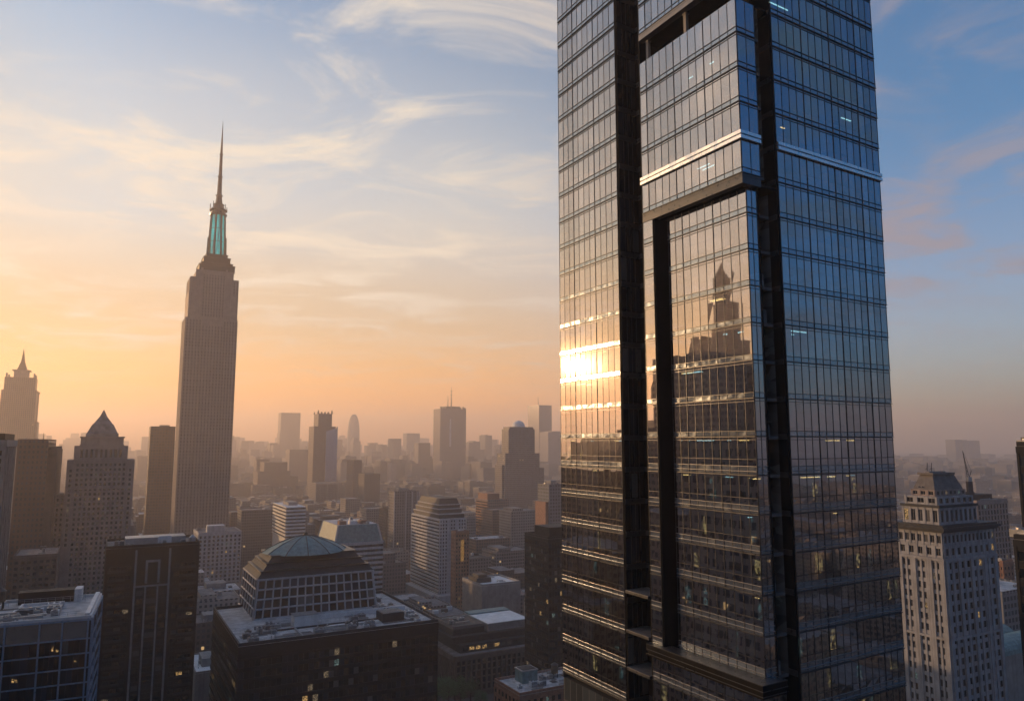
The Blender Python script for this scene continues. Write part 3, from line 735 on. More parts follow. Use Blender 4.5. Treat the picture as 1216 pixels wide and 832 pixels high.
z1, z2, z3, z4, z5 = b.z(603, 2), b.z(599, 2), b.z(590, 2.5), b.z(582, 4), b.z(564, 7)
tier(1.4, H, z1, x1, M['grey_stone'], 2.6)
q = MB(); q.box(.8, x1 + .6, .8, D - .8, z1, z1 + .8); b.part('cornice', q, M['slate'])
tier(2.0, z1 + .8, z3, x1 - .6, M['grey_stone'], 3.4, .6); tier(3.6, z3, z4, x1 - 2.2, M['limestone'], 2.4, .6)
win.build()
q = MB(); q.fru((3.9, x1 - 2.4, 3.9, D - 3.9), z4, (6.0, x1 - 4.4, 5.6, D - 5.6), z5); mans = b.part('mansard_roof', q, M['slate_grey'])
q = MB()
for t in (.25, .42): q.hexa([(4.2, D - 3.9 - t * (D - 8) - 1.6, z4 + .6), (4.0, D - 3.9 - t * (D - 8), z4 + .6), (4.4, D - 3.9 - t * (D - 8), z4 + .6), (4.6, D - 3.9 - t * (D - 8) - 1.6, z4 + .6)], [(6.6, D - 4.9 - t * (D - 10) - 1.2, z5 - .8), (6.5, D - 4.9 - t * (D - 10), z5 - .8), (7.0, D - 4.9 - t * (D - 10), z5 - .8), (7.0, D - 4.9 - t * (D - 10) - 1.2, z5 - .8)])
q.build('skylight', M['pane'], mans)
q = MB(); q.box(5.2, x1 - 4.8, 4.9, D - 5, z5, z5 + .7); q.box(6.6, x1 - 7, 7, D - 7, z5 + .7, z5 + 1.1, 1); b.part('roof', q, [M['slate_grey'], M['roof_grey']])
for u in (8.5, 11.0): q = MB(); q.bar((u, 9, z5 + 1.1), (u + .4, 9, z5 + 4), .1); q.bar((u, 9, z5 + 2.2), (u - 1, 9, z5 + 1.6), .07); b.part('antenna', q, M['dark_steel'])
# roof crane: its own thing
c = bpy.data.objects.new('roof_crane', None); COL.objects.link(c); tag(c, 'small lattice roof crane with raised jib on the art deco tower crown', 'crane')
k = b.x(1152, 585, 3.0); c.location = (b.A[0] + k * XA[0] + 3.0 * YA[0], b.A[1] + k * XA[1] + 3.0 * YA[1], z3)
q = MB(); q.box(-1.0, 1.0, -1.0, 1.0, 0, 1.0); q.box(-.75, .75, -.75, .75, 1.0, 4.6); q.build('base', M['brown_stone'], c)
q = MB(); q.box(-.6, .6, -.7, .7, 4.6, 6.2); q.build('cab', M['steel'], c)
q = MB(); p0, p1 = Vector((0, 0, 5.6)), Vector((-1.9, -.6, 15.2))
for e in ((.35, .3), (-.35, .3), (0, -.3)): q.bar(p0 + Vector((e[0], e[1], 0)), p1, .07)
for i in range(9):
    a = p0.lerp(p1, i / 9); w_ = .35 * (1 - i / 9) + .03; q.bar(a + Vector((w_, w_, 0)), p0.lerp(p1, (i + 1) / 9) + Vector((-w_, w_ * .8, 0)), .05)
q.build('jib', M['dark_steel'], c)
q = MB(); q.bar((.3, .2, 6.1), (1.3, .5, 8.2), .09); q.bar((1.3, .5, 8.2), tuple(p1), .035); q.build('stay', M['dark_steel'], c)

# dark tower at the right edge and its lower wing
def plain(name, label, xl, yl, xr, Y, mat_, xs=None, d=None, w=None, right=False, group=None, roof='roof_grey', k=3, seed=1, pent=True, yaw=28.8, cat='building'):
    b = B(name, label, xl, yl, xr, Y, xs=xs, d=d, w=w, right=right, group=group, yaw=yaw, cat=cat)
    mb = MB(); mb.box(0, b.w, 0, b.d, 0, b.h); b.part('wall', mb, mat_)
    roofing(b, .01, b.w - .01, .01, b.d - .01, b.h, M[roof]); parapet(b, 0, b.w, 0, b.d, b.h + .12, mat_, 1.0, .5)
    r = random.Random(seed)
    if pent and b.w > 8 and b.d > 8:
        q = MB(); x0, y0 = b.w * r.uniform(.15, .4), b.d * r.uniform(.2, .45); q.box(x0, x0 + b.w * .4, y0, y0 + b.d * .4, b.h + .12, b.h + r.uniform(3, 5)); b.part('penthouse', q, M['concrete'])
    if k: clutter(b, 1, b.w - 3, 1, b.d - 3, b.h + .12, seed, k)
    return b
def windowed(name, label, xl, yl, xr, Y, mat_, bay, storey, wf, hf, wm=None, seed=1, lit_=.03, cap=90, top=1.5, faces=('front', 'left'), **kw):
    b = B(name, label, xl, yl, xr, Y, **kw)
    mb = MB(); mb.box(0, b.w, 0, b.d, 0, b.h); win = Wins(b, wm or WM, cap, lit_, seed, 0)
    for face in faces:
        L = b.w if face == 'front' else b.d; pl = b.w if face == 'right' else 0
        grid(b, mb, win, face, pl, 0, L, b.h - top - storey * max(1, int((b.h - top) / storey)), b.h - top, bay, storey, wf, hf, .3)
        fbox(mb, fp(face, pl), 0, L, -.02, .45, b.h - top + .01, b.h)
    b.part('wall', mb, mat_); win.build()
    roofing(b, .01, b.w - .01, .01, b.d - .01, b.h, M['roof_grey']); parapet(b, 0, b.w, 0, b.d, b.h + .12, mat_, 1.0, .5)
    clutter(b, 1, b.w - 3, 1, b.d - 3, b.h + .12, seed, 4); return b
b = windowed('dark_glass_tower', 'dark glass tower cut off by the right edge of the picture', 1226, 530, 1250, 170, M['charcoal'], 2.4, 3.8, .7, .6, seed=4, xs=1207)
b = windowed('dark_annex', 'dark lower annex in front of the tower at the right edge', 1222, 642, 1240, 160, M['charcoal'], 2.6, 3.6, .6, .6, seed=5, xs=1204)
b = windowed('pilastered_block', 'blue-grey pilastered block directly behind the pale art deco tower', 1160, 596, 1196, 480, M['limestone'], 3.6, 3.6, .55, .75, seed=6, d=26)
q = MB(); q.box(4, b.w - 6, 6, 18, b.h + .12, b.h + 4); b.part('penthouse', q, M['charcoal'])
windowed('brick_block', 'small brick block low between the art deco tower and the right edge', 1191, 668, 1203, 430, M['brick'], 3, 3.4, .45, .5, seed=7, xs=1187)
plain('flat_roofed_block', 'low pale roofed block beside the art deco tower foot', 1190, 705, 1240, 380, gridwall('wall_blue_grey', (.2, .2, .21), (.03, .04, .05), 3, 3.5, .35, .4, 0), d=40, roof='roof_pale', k=6, seed=8)
b = B('vaulted_hall', 'low hall with two teal barrel vault roofs at the lower right edge', 1186, 772, 1250, 330, d=30)
mb = MB(); mb.box(0, b.w, 0, b.d, 0, b.h - 3); b.part('wall', mb, M['concrete'])
for v in range(2):
    q = MB(); y0 = v * b.d / 2; rr_ = b.d / 4; pts = [(y0 + rr_ - rr_ * math.cos(math.pi * t / 10), b.h - 3 + rr_ * .7 * math.sin(math.pi * t / 10)) for t in range(11)]
    for (ya, za_), (yb, zb_) in zip(pts, pts[1:]): q.hexa([(0, ya, b.h - 3.2), (b.w, ya, b.h - 3.2), (b.w, yb, b.h - 3.2), (0, yb, b.h - 3.2)], [(0, ya, za_), (b.w, ya, za_), (b.w, yb, zb_), (0, yb, zb_)])
    b.part('vault_roof', q, M['verdigris'])

# dark slab tower left of the skyscraper
b = B('black_glass_tower', 'near-black slab tower touching the left edge of the glass skyscraper', 651, 640, 690, 420, xs=623, w=24)
W, D, H = b.w, b.d, b.h
mb = MB(); mb.box(0, W, 0, D, 0, H)
for face, L in (('left', D), ('front', W)): ribbons(b, face, 0, .3, L - .3, 8, H - 1.5, 3.7, .6, WM, mb, .22, 1.8, random.Random(13), .02)
b.part('wall', mb, M['charcoal']); roofing(b, 0, W, 0, D, H + .002, M['roof_grey'])
q = MB(); q.box(2, W - 2, 2, D * .7, H + .12, H + 6); b.part('penthouse', q, M['charcoal']); parapet(b, 0, W, .02, D, H + .12, M['charcoal'])

# classical block with the pale hall roof
b = B('classical_block', 'dark stone block with tall pilasters, stepped roofs and one big white roof', 541, 779, 640, 490, xs=520, w=62)
W, D, H = b.w, b.d, b.h; D = b.d = max(b.d, 46)
mb = MB(); mb.box(0, W, 0, D, 0, H); win = Wins(b, WM, 100, .05, 15, 0)
f = fp('front', 0)
for face, L in (('front', W), ('left', D)):
    fbox(mb, fp(face, 0), 0, L, -.02, 1.3, H - 3.2, H); fbox(mb, fp(face, 0), 0, L, -.02, .8, 0, 3)
    nn = round(L / 3.6)
    for i in range(nn + 1): fbox(mb, fp(face, 0), max(0, i * L / nn - .6), min(L, i * L / nn + .6), -.02, 1.0, 3, H - 3.2)
    for i in range(nn):
        for j in range(5): win.add(face, fp(face, 0), (i + .5) * L / nn, 5.4 + j * 4.1, 2.2, 3.2)
b.part('wall', mb, M['brown_stone'])
q = MB(); q.box(5, W - 2, 4, D - 4, H, H + 5); fl = fp('front', 4)
o = b.part('attic', q, M['slate'])
for i in range(9):
    q = MB(); x0 = 7 + i * 4.6; q.quad((x0, 3.97, H + 1.4), (x0 + 3.4, 3.97, H + 1.4), (x0 + 3.4, 3.97, H + 3.6), (x0, 3.97, H + 3.6)); q.build('attic_window', M['lit_warm'] if i in (1, 2, 3, 5) else M['pane'], o)
win.build()
roofing(b, 0, W, 0, D, H + .003, M['roof_grey'])
q = MB(); q.box(2, W - 1, 9, D - 2, H + 5, H + 8.5); q.box(1.2, W - .2, 8.2, D - 1.5, H + 8.5, H + 9.3); b.part('roof_tier', q, M['slate'])
q = MB(); q.box(4, 27, 13, D - 3, H + 9.3, H + 13.2); q.fru((3.4, 27.6, 12.4, D - 2.4), H + 13.2, (4.6, 26.4, 13.6, D - 3.6), H + 14.6); b.part('roof_tier', q, M['slate'])
q = MB(); q.box(29, W - 1, 12, D + 4, H + 9.3, H + 13.4); q.box(28.4, W - .4, 11.4, D + 4.6, H + 13.4, H + 14.2); o = b.part('hall', q, M['concrete'])
q = MB(); q.box(29.2, W - 1.2, 12.2, D - 6, H + 14.2, H + 14.4); q.build('white_roof', M['roof_white'], o)
q = MB(); q.box(29.2, W - 1.2, D - 5.6, D + 3.6, H + 14.2, H + 15.2); q.build('roof_step', M['verdigris'], o)
clutter(b, 5, 25, 15, D - 6, H + 14.6, 51, 7)

b = B('flat_roofed_store', 'grey windowless store block with a white flat roof behind the classical block', 572.5, 696, 618, 620, xs=549)
W, D, H = b.w, b.d, b.h
mb = MB(); mb.box(0, W, 0, D, 0, H)
for face, L in (('front', W), ('left', D)):
    for i in range(int(L / 1.6)): fbox(mb, fp(face, 0), i * 1.6, i * 1.6 + .35, -.02, .18, 0, H - 1.2)
b.part('wall', mb, M['concrete']); roofing(b, 0, W, 0, D, H + .002, M['roof_white']); parapet(b, 0, W, .02, D, H + .12, M['concrete'], 1.4, .8)
q = MB(); q.box(2, 15, D * .35, D * .8, H + .12, H + 4); q.box(4, 12, D * .4, D * .7, H + 4, H + 6.5); b.part('penthouse', q, M['slate']); clutter(b, 16, W - 3, 3, D - 4, H + .12, 61, 5)

b = B('brick_warehouse', 'low brick building with a patchy pale roof and square roof tank at the bottom edge', 617, 826, 700, 340, xs=587, w=44)
W, D, H = b.w, b.d, b.h
mb = MB(); mb.box(0, W, 0, D, 0, H); win = Wins(b, WM, 60, .04, 17, 1)
for face, L in (('front', W), ('left', D)): grid(b, mb, win, face, 0, 0, L, H - 1.4 - 4 * int((H - 1.4) / 4), H - 1.4, 3.2, 4.0, .5, .55, .25)
b.part('wall', mb, M['brick']); win.build(); roofing(b, 0, W, 0, D, H + .002, M['roof_pale']); parapet(b, 0, W, .02, D, H + .12, M['brick'], 1.1, .5)
q = MB(); q.box(9, 17, D * .55, D * .85, H + .12, H + 5.4); q.box(8.7, 17.3, D * .54, D * .86, H + 5.4, H + 5.8, 1); q.box(9.6, 16.4, D * .58, D * .82, H + 5.81, H + 6.0, 2); b.part('roof_tank', q, [M['verdigris'], M['steel'], M['slate']])
patches(b, 2, W - 3, 2, D - 3, H + .12, 403, 10); clutter(b, 3, W - 4, 2, D * .5, H + .12, 71, 12); clutter(b, 19, W - 4, D * .5, D - 4, H + .12, 72, 9); water_tank(b, 27, D * .6, H + .12)
# ------------------------------------------------------------------ towers of the middle distance
GW = lambda name, wall, bay=3.2, st=3.7, a=.42, bq=.45, glass=(.03, .035, .045), lp=.992: gridwall(name, wall, glass, bay, st, a, bq, 0.15, lp)
# the tall spired skyscraper
b = B('spired_skyscraper', 'tallest stone skyscraper on the left with turquoise lantern and needle spire', 221, 376, 282.5, 850, xs=217)
W, D = b.w, b.d = b.w, max(b.d, 34)
H1, H2 = b.h, b.z(318)
def ribs(mb, face, plane, u0, u1, z0, z1, nn, proud=.7, strips=True, skip=()):
    f = fp(face, plane); bw = (u1 - u0) / nn
    for i in range(nn + 1):
        c = u0 + i * bw; fbox(mb, f, max(u0, c - bw * .26), min(u1, c + bw * .26), -.02, proud, z0, z1)
    for i in range(nn):
        q = MB(); fbox(q, f, u0 + (i + .27) * bw, u0 + (i + .73) * bw, .02, .1, z0 + .5, z1 - 2.5)
        b.part('window_strip', q, M['strip'])
M['strip'] = gridwall('window_strip', (.2, .165, .15), (.05, .045, .045), 30, 3.7, 0.0, .42, 0, 2.0)
mb = MB(); mb.box(0, W, 0, D, 0, H1); mb.box(W * .30, W * .72, -1.6, 0, 0, H1 - 6)
ribs(mb, 'front', 0, 0, W * .30, 0, H1, 5); ribs(mb, 'front', -1.6, W * .30, W * .72, 0, H1 - 6, 7); ribs(mb, 'front', 0, W * .72, W, 0, H1, 5); ribs(mb, 'left', 0, 0, D, 0, H1, 8)
b.part('wall', mb, M['limestone'])
mb = MB(); mb.box(2.5, W - .4, 2, D - 2, H1, H2 - 9); mb.box(W * .16, W * .86, .6, D - 1, H1, H2)
mb.box(W * .03, W * .99, 1.2, D - 1.5, H1, H2 - 28)
for u in (.16, .26, .74, .86): fbox(mb, fp('front', .6), W * u - 1.1, W * u + 1.1, -.02, .9, H1, H2 + (2 if u in (.26, .74) else 0))
ribs(mb, 'front', .6, W * .28, W * .72, H1 + 1, H2 - 3, 8, .5); ribs(mb, 'front', 2, W * .88, W - .5, H1, H2 - 9, 2, .4); ribs(mb, 'left', 2.5, 3, D - 3, H1, H2 - 10, 6, .4)
b.part('upper_block', mb, M['limestone'])
cx, cy0 = W * .56, D * .5
zc = [H2, b.z(311, D / 2), b.z(304, D / 2), b.z(300, D / 2), b.z(252, D / 2), b.z(246, D / 2), b.z(239, D / 2), b.z(228, D / 2), b.z(138, D / 2)]
q = MB()
for i, (r_, za, zb) in enumerate(((20, zc[0], zc[1] - 3), (17.5, zc[1] - 3, zc[1]), (15, zc[1], zc[2]), (12, zc[2], zc[3]))): q.box(cx - r_, cx + r_, cy0 - r_ * .8, cy0 + r_ * .8, za, zb); q.box(cx - r_ - .6, cx + r_ + .6, cy0 - r_ * .8 - .6, cy0 + r_ * .8 + .6, zb - 1.2, zb - .3)
b.part('stepped_crown', q, M['slate'])
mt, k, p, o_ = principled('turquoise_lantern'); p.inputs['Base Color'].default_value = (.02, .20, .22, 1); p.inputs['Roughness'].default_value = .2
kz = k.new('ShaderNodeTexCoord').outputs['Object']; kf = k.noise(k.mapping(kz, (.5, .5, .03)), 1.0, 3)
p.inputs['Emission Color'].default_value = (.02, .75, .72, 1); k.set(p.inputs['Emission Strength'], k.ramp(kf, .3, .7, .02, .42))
q = MB(); q.cyl(cx, cy0, 9.0, zc[3], 7.4, zc[4], 12); lan = b.part('lantern', q, mt)
q = MB()
for i in range(8):
    a = math.pi / 8 + i * math.pi / 4; c_, s_ = math.cos(a), math.sin(a)
    q.bar((cx + 10 * c_, cy0 + 10 * s_, zc[3]), (cx + 8 * c_, cy0 + 8 * s_, zc[4]), .85); q.bar((cx + 11.3 * c_, cy0 + 11.3 * s_, zc[3]), (cx + 10.6 * c_, cy0 + 10.6 * s_, zc[3] + (zc[4] - zc[3]) * .45), .5)
for t in (.33, .66): q.cyl(cx, cy0, 9.3 - t * 1.5, zc[3] + (zc[4] - zc[3]) * t, 9.3 - t * 1.5, zc[3] + (zc[4] - zc[3]) * t + .5, 12)
q.build('buttress', M['dark_steel'], lan)
q = MB(); q.cyl(cx, cy0, 9.8, zc[4], 10.2, zc[4] + 2, 16); q.cyl(cx, cy0, 8.2, zc[4] + 2, 8.0, zc[5], 16); q.cyl(cx, cy0, 10.4, zc[5], 10.4, zc[5] + 1.2, 16); q.cyl(cx, cy0, 7.5, zc[5] + 1.2, 5.5, zc[6], 14)
for i in range(8): a = i * math.pi / 4; q.bar((cx + 9.6 * math.cos(a), cy0 + 9.6 * math.sin(a), zc[5]), (cx + 9.6 * math.cos(a), cy0 + 9.6 * math.sin(a), zc[5] + 6 + (i % 3) * 2), .3)
b.part('observation_drum', q, M['dark_steel'])
q = MB(); zz_ = [zc[6], zc[7], zc[7] + (zc[8] - zc[7]) * .25, zc[7] + (zc[8] - zc[7]) * .55, zc[8]]; rr_ = [4.4, 2.9, 2.1, 1.5, .15]
for i in range(4): q.cyl(cx, cy0, rr_[i], zz_[i], rr_[i + 1] * 1.1, zz_[i + 1], 8); q.cyl(cx, cy0, rr_[i] * 1.5, zz_[i], rr_[i] * 1.5, zz_[i] + 1.0, 8)
for i in range(14): z = zc[7] + (zc[8] - zc[7]) * (.04 + .055 * i); r_ = 2.7 - i * .13; q.box(cx - r_, cx + r_, cy0 - .3, cy0 + .3, z, z + .8)
b.part('spire', q, M['dark_steel'])

b = plain('brown_slab_tower', 'plain brown slab tower standing against the left side of the tall spired skyscraper', 179, 507, 208.5, 930, GW('wall_brown_slab', (.12, .085, .07)), d=30, k=0, seed=2)

# pyramid topped tower
b = B('pyramid_roofed_tower', 'broad stone tower with stepped shoulders and a grey pyramid roof', 80, 546, 160, 560, d=34)
W, D, H = b.w, b.d, b.h
mb = MB(); win = Wins(b, WM, 100, .02, 19, 0)
mb.box(0, W, 0, D, 0, H); zl = b.z(588); xl_ = b.x(66, 588)
mb.box(xl_, 0, 3, D, 0, zl); zr = b.z(628); mb.box(W, W + 2.6, 3, D, 0, zr)
grid(b, mb, win, 'front', 0, W * .12, W * .88, 0, H - 2, 3.0, 3.6, .5, .55, .5); grid(b, mb, win, 'front', 3, xl_, -.1, 0, zl - 1.5, 3.0, 3.6, .45, .55, .3)
for u0, u1 in ((0, W * .12), (W * .88, W)): fbox(mb, fp('front', 0), u0, u1, -.02, .9, 0, H - 3); [win.add('front', fp('front', -.9), (u0 + u1) / 2, H - 8 - i * 3.6, 1.6, 2.0) for i in range(16)]
fbox(mb, fp('front', 0), 0, W, -.02, 1.1, b.z(580) - .8, b.z(580)); fbox(mb, fp('front', 0), 0, W, .0, 1.0, H - 1.8, H)
b.part('wall', mb, M['limestone'])
def bx(px, py, y): return b.x(px, py, y)
mb = MB(); z1 = b.z(529, 2); x0, x1 = bx(88, 535, 2), bx(152, 535, 2); mb.box(x0, x1, 2, D - 2, H, z1); grid(b, mb, win, 'front', 2, x0 + 3.5, x1 - 3.5, H, z1 - 1, 3.2, z1 - H - 1, .5, .65, .5)
z2 = b.z(518, 4); x0, x1 = bx(96, 522, 4), bx(147, 522, 4); mb.box(x0, x1, 4, D - 4, z1, z2 - 1); mb.box(x0 - .8, x1 + .8, 3.2, D - 3.2, z2 - 1, z2); mb.box(x0 - .4, x1 + .4, 3.6, D - 3.6, z1, z1 + 1)
b.part('shoulder', mb, M['limestone']); win.build()
z3, z4, z5 = b.z(514, 6), b.z(503, 12), b.z(486, 17); xa, xb = bx(102, 514, 6), bx(141, 514, 6); xc = (xa + xb) / 2; hw = (xb - xa) / 2; yd = D / 2
q = MB(); q.box(xa, xb, 6, D - 6, z2, z3); q.fru((xa + .6, xb - .6, 6.4, D - 6.4), z3, (xc - hw * .64, xc + hw * .64, yd - 7, yd + 7), z4); q.fru((xc - hw * .60, xc + hw * .60, yd - 6.6, yd + 6.6), z4, (xc - hw * .25, xc + hw * .25, yd - 3, yd + 3), z4 + (z5 - z4) * .5); q.fru((xc - hw * .24, xc + hw * .24, yd - 3, yd + 3), z4 + (z5 - z4) * .5, (xc - .3, xc + .3, yd - .3, yd + .3), z5); b.part('pyramid_roof', q, M['roof_grey'])

# far-left crowned tower, slabs in front of it
b = B('crowned_tower', 'hazy stone tower with a pointed crown at the far left', 1.5, 462, 44, 1450, d=52)
W, D, H = b.w, b.d, b.h; wm_ = GW('wall_crowned', (.26, .2, .15), 3.4, 3.8, .5, .4)
mb = MB(); mb.box(0, W, 0, D, 0, H); mb.box(W * .12, W * .88, -1.2, 0, 0, H - 5); mb.box(W, W + 5, 5, D, 0, b.z(500))
for i in range(9): fbox(mb, fp('front', -1.2), W * .12 + i * W * .76 / 8 - .7, W * .12 + i * W * .76 / 8 + .7, 0, .8, 0, H - 5)
b.part('wall', mb, wm_)
z1, z2, z3 = b.z(447, 4), b.z(438, 8), b.z(413, 15)
mb = MB(); mb.box(3.5, W - 3.5, 3, D - 3, H, z1); b.part('upper_block', mb, wm_)
q = MB()
for sx in (5, W - 8): q.box(sx, sx + 3, 4, 7, z1, z1 + 8); q.box(sx, sx + 3, D - 7, D - 4, z1, z1 + 8)
q.box(W * .3, W * .7, 8, D - 8, z1, z2); q.box(W * .24, W * .76, 7, D - 7, z2 - 1.5, z2); b.part('crown', q, M['limestone'])
q = MB(); q.fru((W * .37, W * .65, 12, D - 12), z2, (W * .46, W * .56, 17, D - 17), z2 + (z3 - z2) * .4); q.fru((W * .46, W * .56, 17, D - 17), z2 + (z3 - z2) * .4, (W * .505, W * .515, 18.9, 19.1), z3); b.part('spire', q, M['slate'])
q = MB(); q.box(W + 1.5, W + 4, 7, 10, b.z(500), b.z(466)); q.box(W + .2, W + 5.2, 6, 11, b.z(466), b.z(464)); b.part('turret', q, wm_)
b = plain('brown_office_tower', 'plain brown office tower below the hazy crowned tower on the left', 21, 523, 58, 520, GW('wall_brown_office', (.12, .07, .052), 2.6, 3.6, .55, .5), xs=67, right=True, k=2, seed=4, pent=False)
q = MB(); q.box(b.w, b.w + 5, 8, b.d, 0, b.z(534)); q.box(b.w + .5, b.w + 4.5, 10, b.d - 2, b.z(534), b.z(530)); b.part('side_wing', q, M['brown_stone'])
mast(b, b.w * .8, 5, b.h, b.h + 6, .25)
b = B('ribbed_stone_tower', 'grey ribbed stone tower cut off by the left edge', -34, 522, 6, 330, xs=19, right=True)
W, D, H = b.w, b.d, b.h
mb = MB(); mb.box(0, W, 0, D, 0, H); win = Wins(b, WM, 70, .02, 23, 0)
for i in range(6): fbox(mb, fp('right', W), i * D / 5.4, i * D / 5.4 + 1.4, -.02, .6, 0, H)
grid(b, mb, win, 'front', 0, 0, W, 0, H - 4, 3.2, 3.6, .5, .6, .35); fbox(mb, fp('right', W), 0, D, 0, .8, H - 3, H); b.part('wall', mb, M['concrete']); win.build()
q = MB(); q.box(W * .55, W - .5, 4, D - 2, H, b.z(514)); b.part('penthouse', q, M['charcoal'])
windowed('low_brown_block', 'low brown block wedged between the ribbed stone tower and pyramid roofed tower', 16, 662, 68, 470, M['brown_stone'], 3.2, 3.6, .6, .5, seed=24, d=40, cap=60, faces=('front',))

b = windowed('pale_loft_block', 'pale loft block with a bright sunlit roof hut at the foot of the spired skyscraper', 236, 634, 287, 780, M['pale_stone'], 4.2, 4.0, .5, .62, seed=26, xs=230, cap=90)
q = MB(); q.box(b.w * .2, b.w * .62, 5, 16, b.h + .12, b.h + 7); q.box(b.w * .22, b.w * .6, 5.5, 15.5, b.h + 7.01, b.h + 7.5, 1); b.part('penthouse', q, [M['pale_stone'], M['roof_white']])
plain('long_low_block', 'long low pale-roofed block right of the charcoal residential tower', 228, 706, 288, 590, GW('wall_long_low', (.17, .15, .14), 4, 4), d=36, roof='roof_pale', k=8, seed=27)
plain('courtyard_block', 'grey block between the long low block and dark office block', 232, 742, 290, 500, GW('wall_courtyard', (.12, .11, .11), 3, 3.6), d=30, k=6, seed=28)
b = plain('snowy_roofed_shed', 'small low building with white roof boxes beside the charcoal tower foot', 232, 800, 268, 440, M['concrete'], d=42, roof='roof_white', k=9, seed=29)

# teal mansard block
b = B('mansard_block', 'pale banded block with green mansard and orange-lit roof units behind the domed pavilion', 397, 646, 455, 620, xs=376)
W, D, H = b.w, b.d, b.h
mb = MB(); mb.box(0, W, 0, D, 0, H)
for face, L in (('front', W), ('left', D)): ribbons(b, face, 0, 0, L, H - 2 - 3.9 * 11, H - 1, 3.9, .5, WM, mb, .4, 2.2, random.Random(5), .02)
b.part('wall', mb, M['pale_stone'])
zt_ = b.z(624, 6); q = MB(); q.fru((.8, W - .8, .8, D - .8), H, (4, W - 4, 4, D - 4), zt_); o = b.part('mansard_roof', q, M['verdigris'])
q = MB()
for x0, x1_ in ((.8, 4), (W - .8, W - 4)): q.bar((x0, .7, H), (x1_, 3.9, zt_), .5)
q.bar((.7, D - .8, H), (3.9, D - 4, zt_), .5); q.box(-.4, W + .4, -.4, D + .4, H - .6, H + .3); q.build('rib', M['pale_stone'], o)
q = MB(); q.box(4.2, W - 4.2, 4.2, D - 4.2, zt_, zt_ + .2); b.part('roof', q, M['roof_pale']); clutter(b, 5, W - 7, 5, D - 7, zt_ + .2, 81, 14)
for i in range(3): blk(b, 'roof_box', 6 + i * 9, 12 + i * 9, 8, 14, zt_ + .2, zt_ + 3, M['brick'] if i != 1 else M['white_paint'])  # brick colour stands in for the orange light on these boxes

# striped balcony tower and its brown neighbour
b = B('striped_tower', 'slanting-topped tower with white balcony stripes in the centre foreground', 522, 616, 553.5, 760, xs=489)
W, D, H = b.w, b.d, b.h
mb = MB(); mb.box(0, W, 0, D, 0, H); mb.box(-4, W * .6, -9, 0, 0, 11); mb.box(-8, 0, 0, D, 0, 11)
ribbons(b, 'left', 0, .4, D - .4, 11, H - 1, 3.5, .5, WM, mb, 1.0, 2.4, random.Random(6), .02)
win = Wins(b, WM, 100, .02, 31, 0); grid(b, mb, win, 'front', 0, 0, W, 11, H - 1, 3.0, 3.5, .5, .55, .5)
for u in (0, W * .33, W * .66, W): fbox(mb, fp('front', 0), max(0, u - .8), min(W, u + .8), -.02, .9, 11, H)
b.part('wall', mb, M['pale_stone']); win.build()
z0 = H
for i, (zz_, ins) in enumerate(((b.z(610, 4), 3), (b.z(604, 8), 7), (b.z(599, 10), 10))):
    q = MB(); q.box(ins * .3, W - ins * .25, ins, D - ins * .9, z0, zz_ - .8); q.box(ins * .3 - .5, W - ins * .25 + .4, ins - .8, D - ins * .9 + .6, zz_ - .8, zz_, 1); b.part('setback_storey', q, [M['slate'], M['pale_stone']]); z0 = zz_
q = MB(); q.fru((4, W - 3, 11, D - 10), z0, (6, W - 5, 13, D - 13), b.z(592, 12)); b.part('roof_cap', q, M['slate'])
b = windowed('bronze_slab', 'thin bronze-brown slab in front of the striped balcony tower', 541, 632, 557, 700, M['brick'], 2.6, 3.5, .5, .5, seed=33, xs=536, cap=60, lit_=.02)
q = MB(); fbox(q, fp('front', 0), b.w * .38, b.w * .62, .35, .5, b.h - 26, b.h - 7); b.part('glint_strip', q, M['orange_glint'])  # glowing strip added to imitate the orange reflection on this front

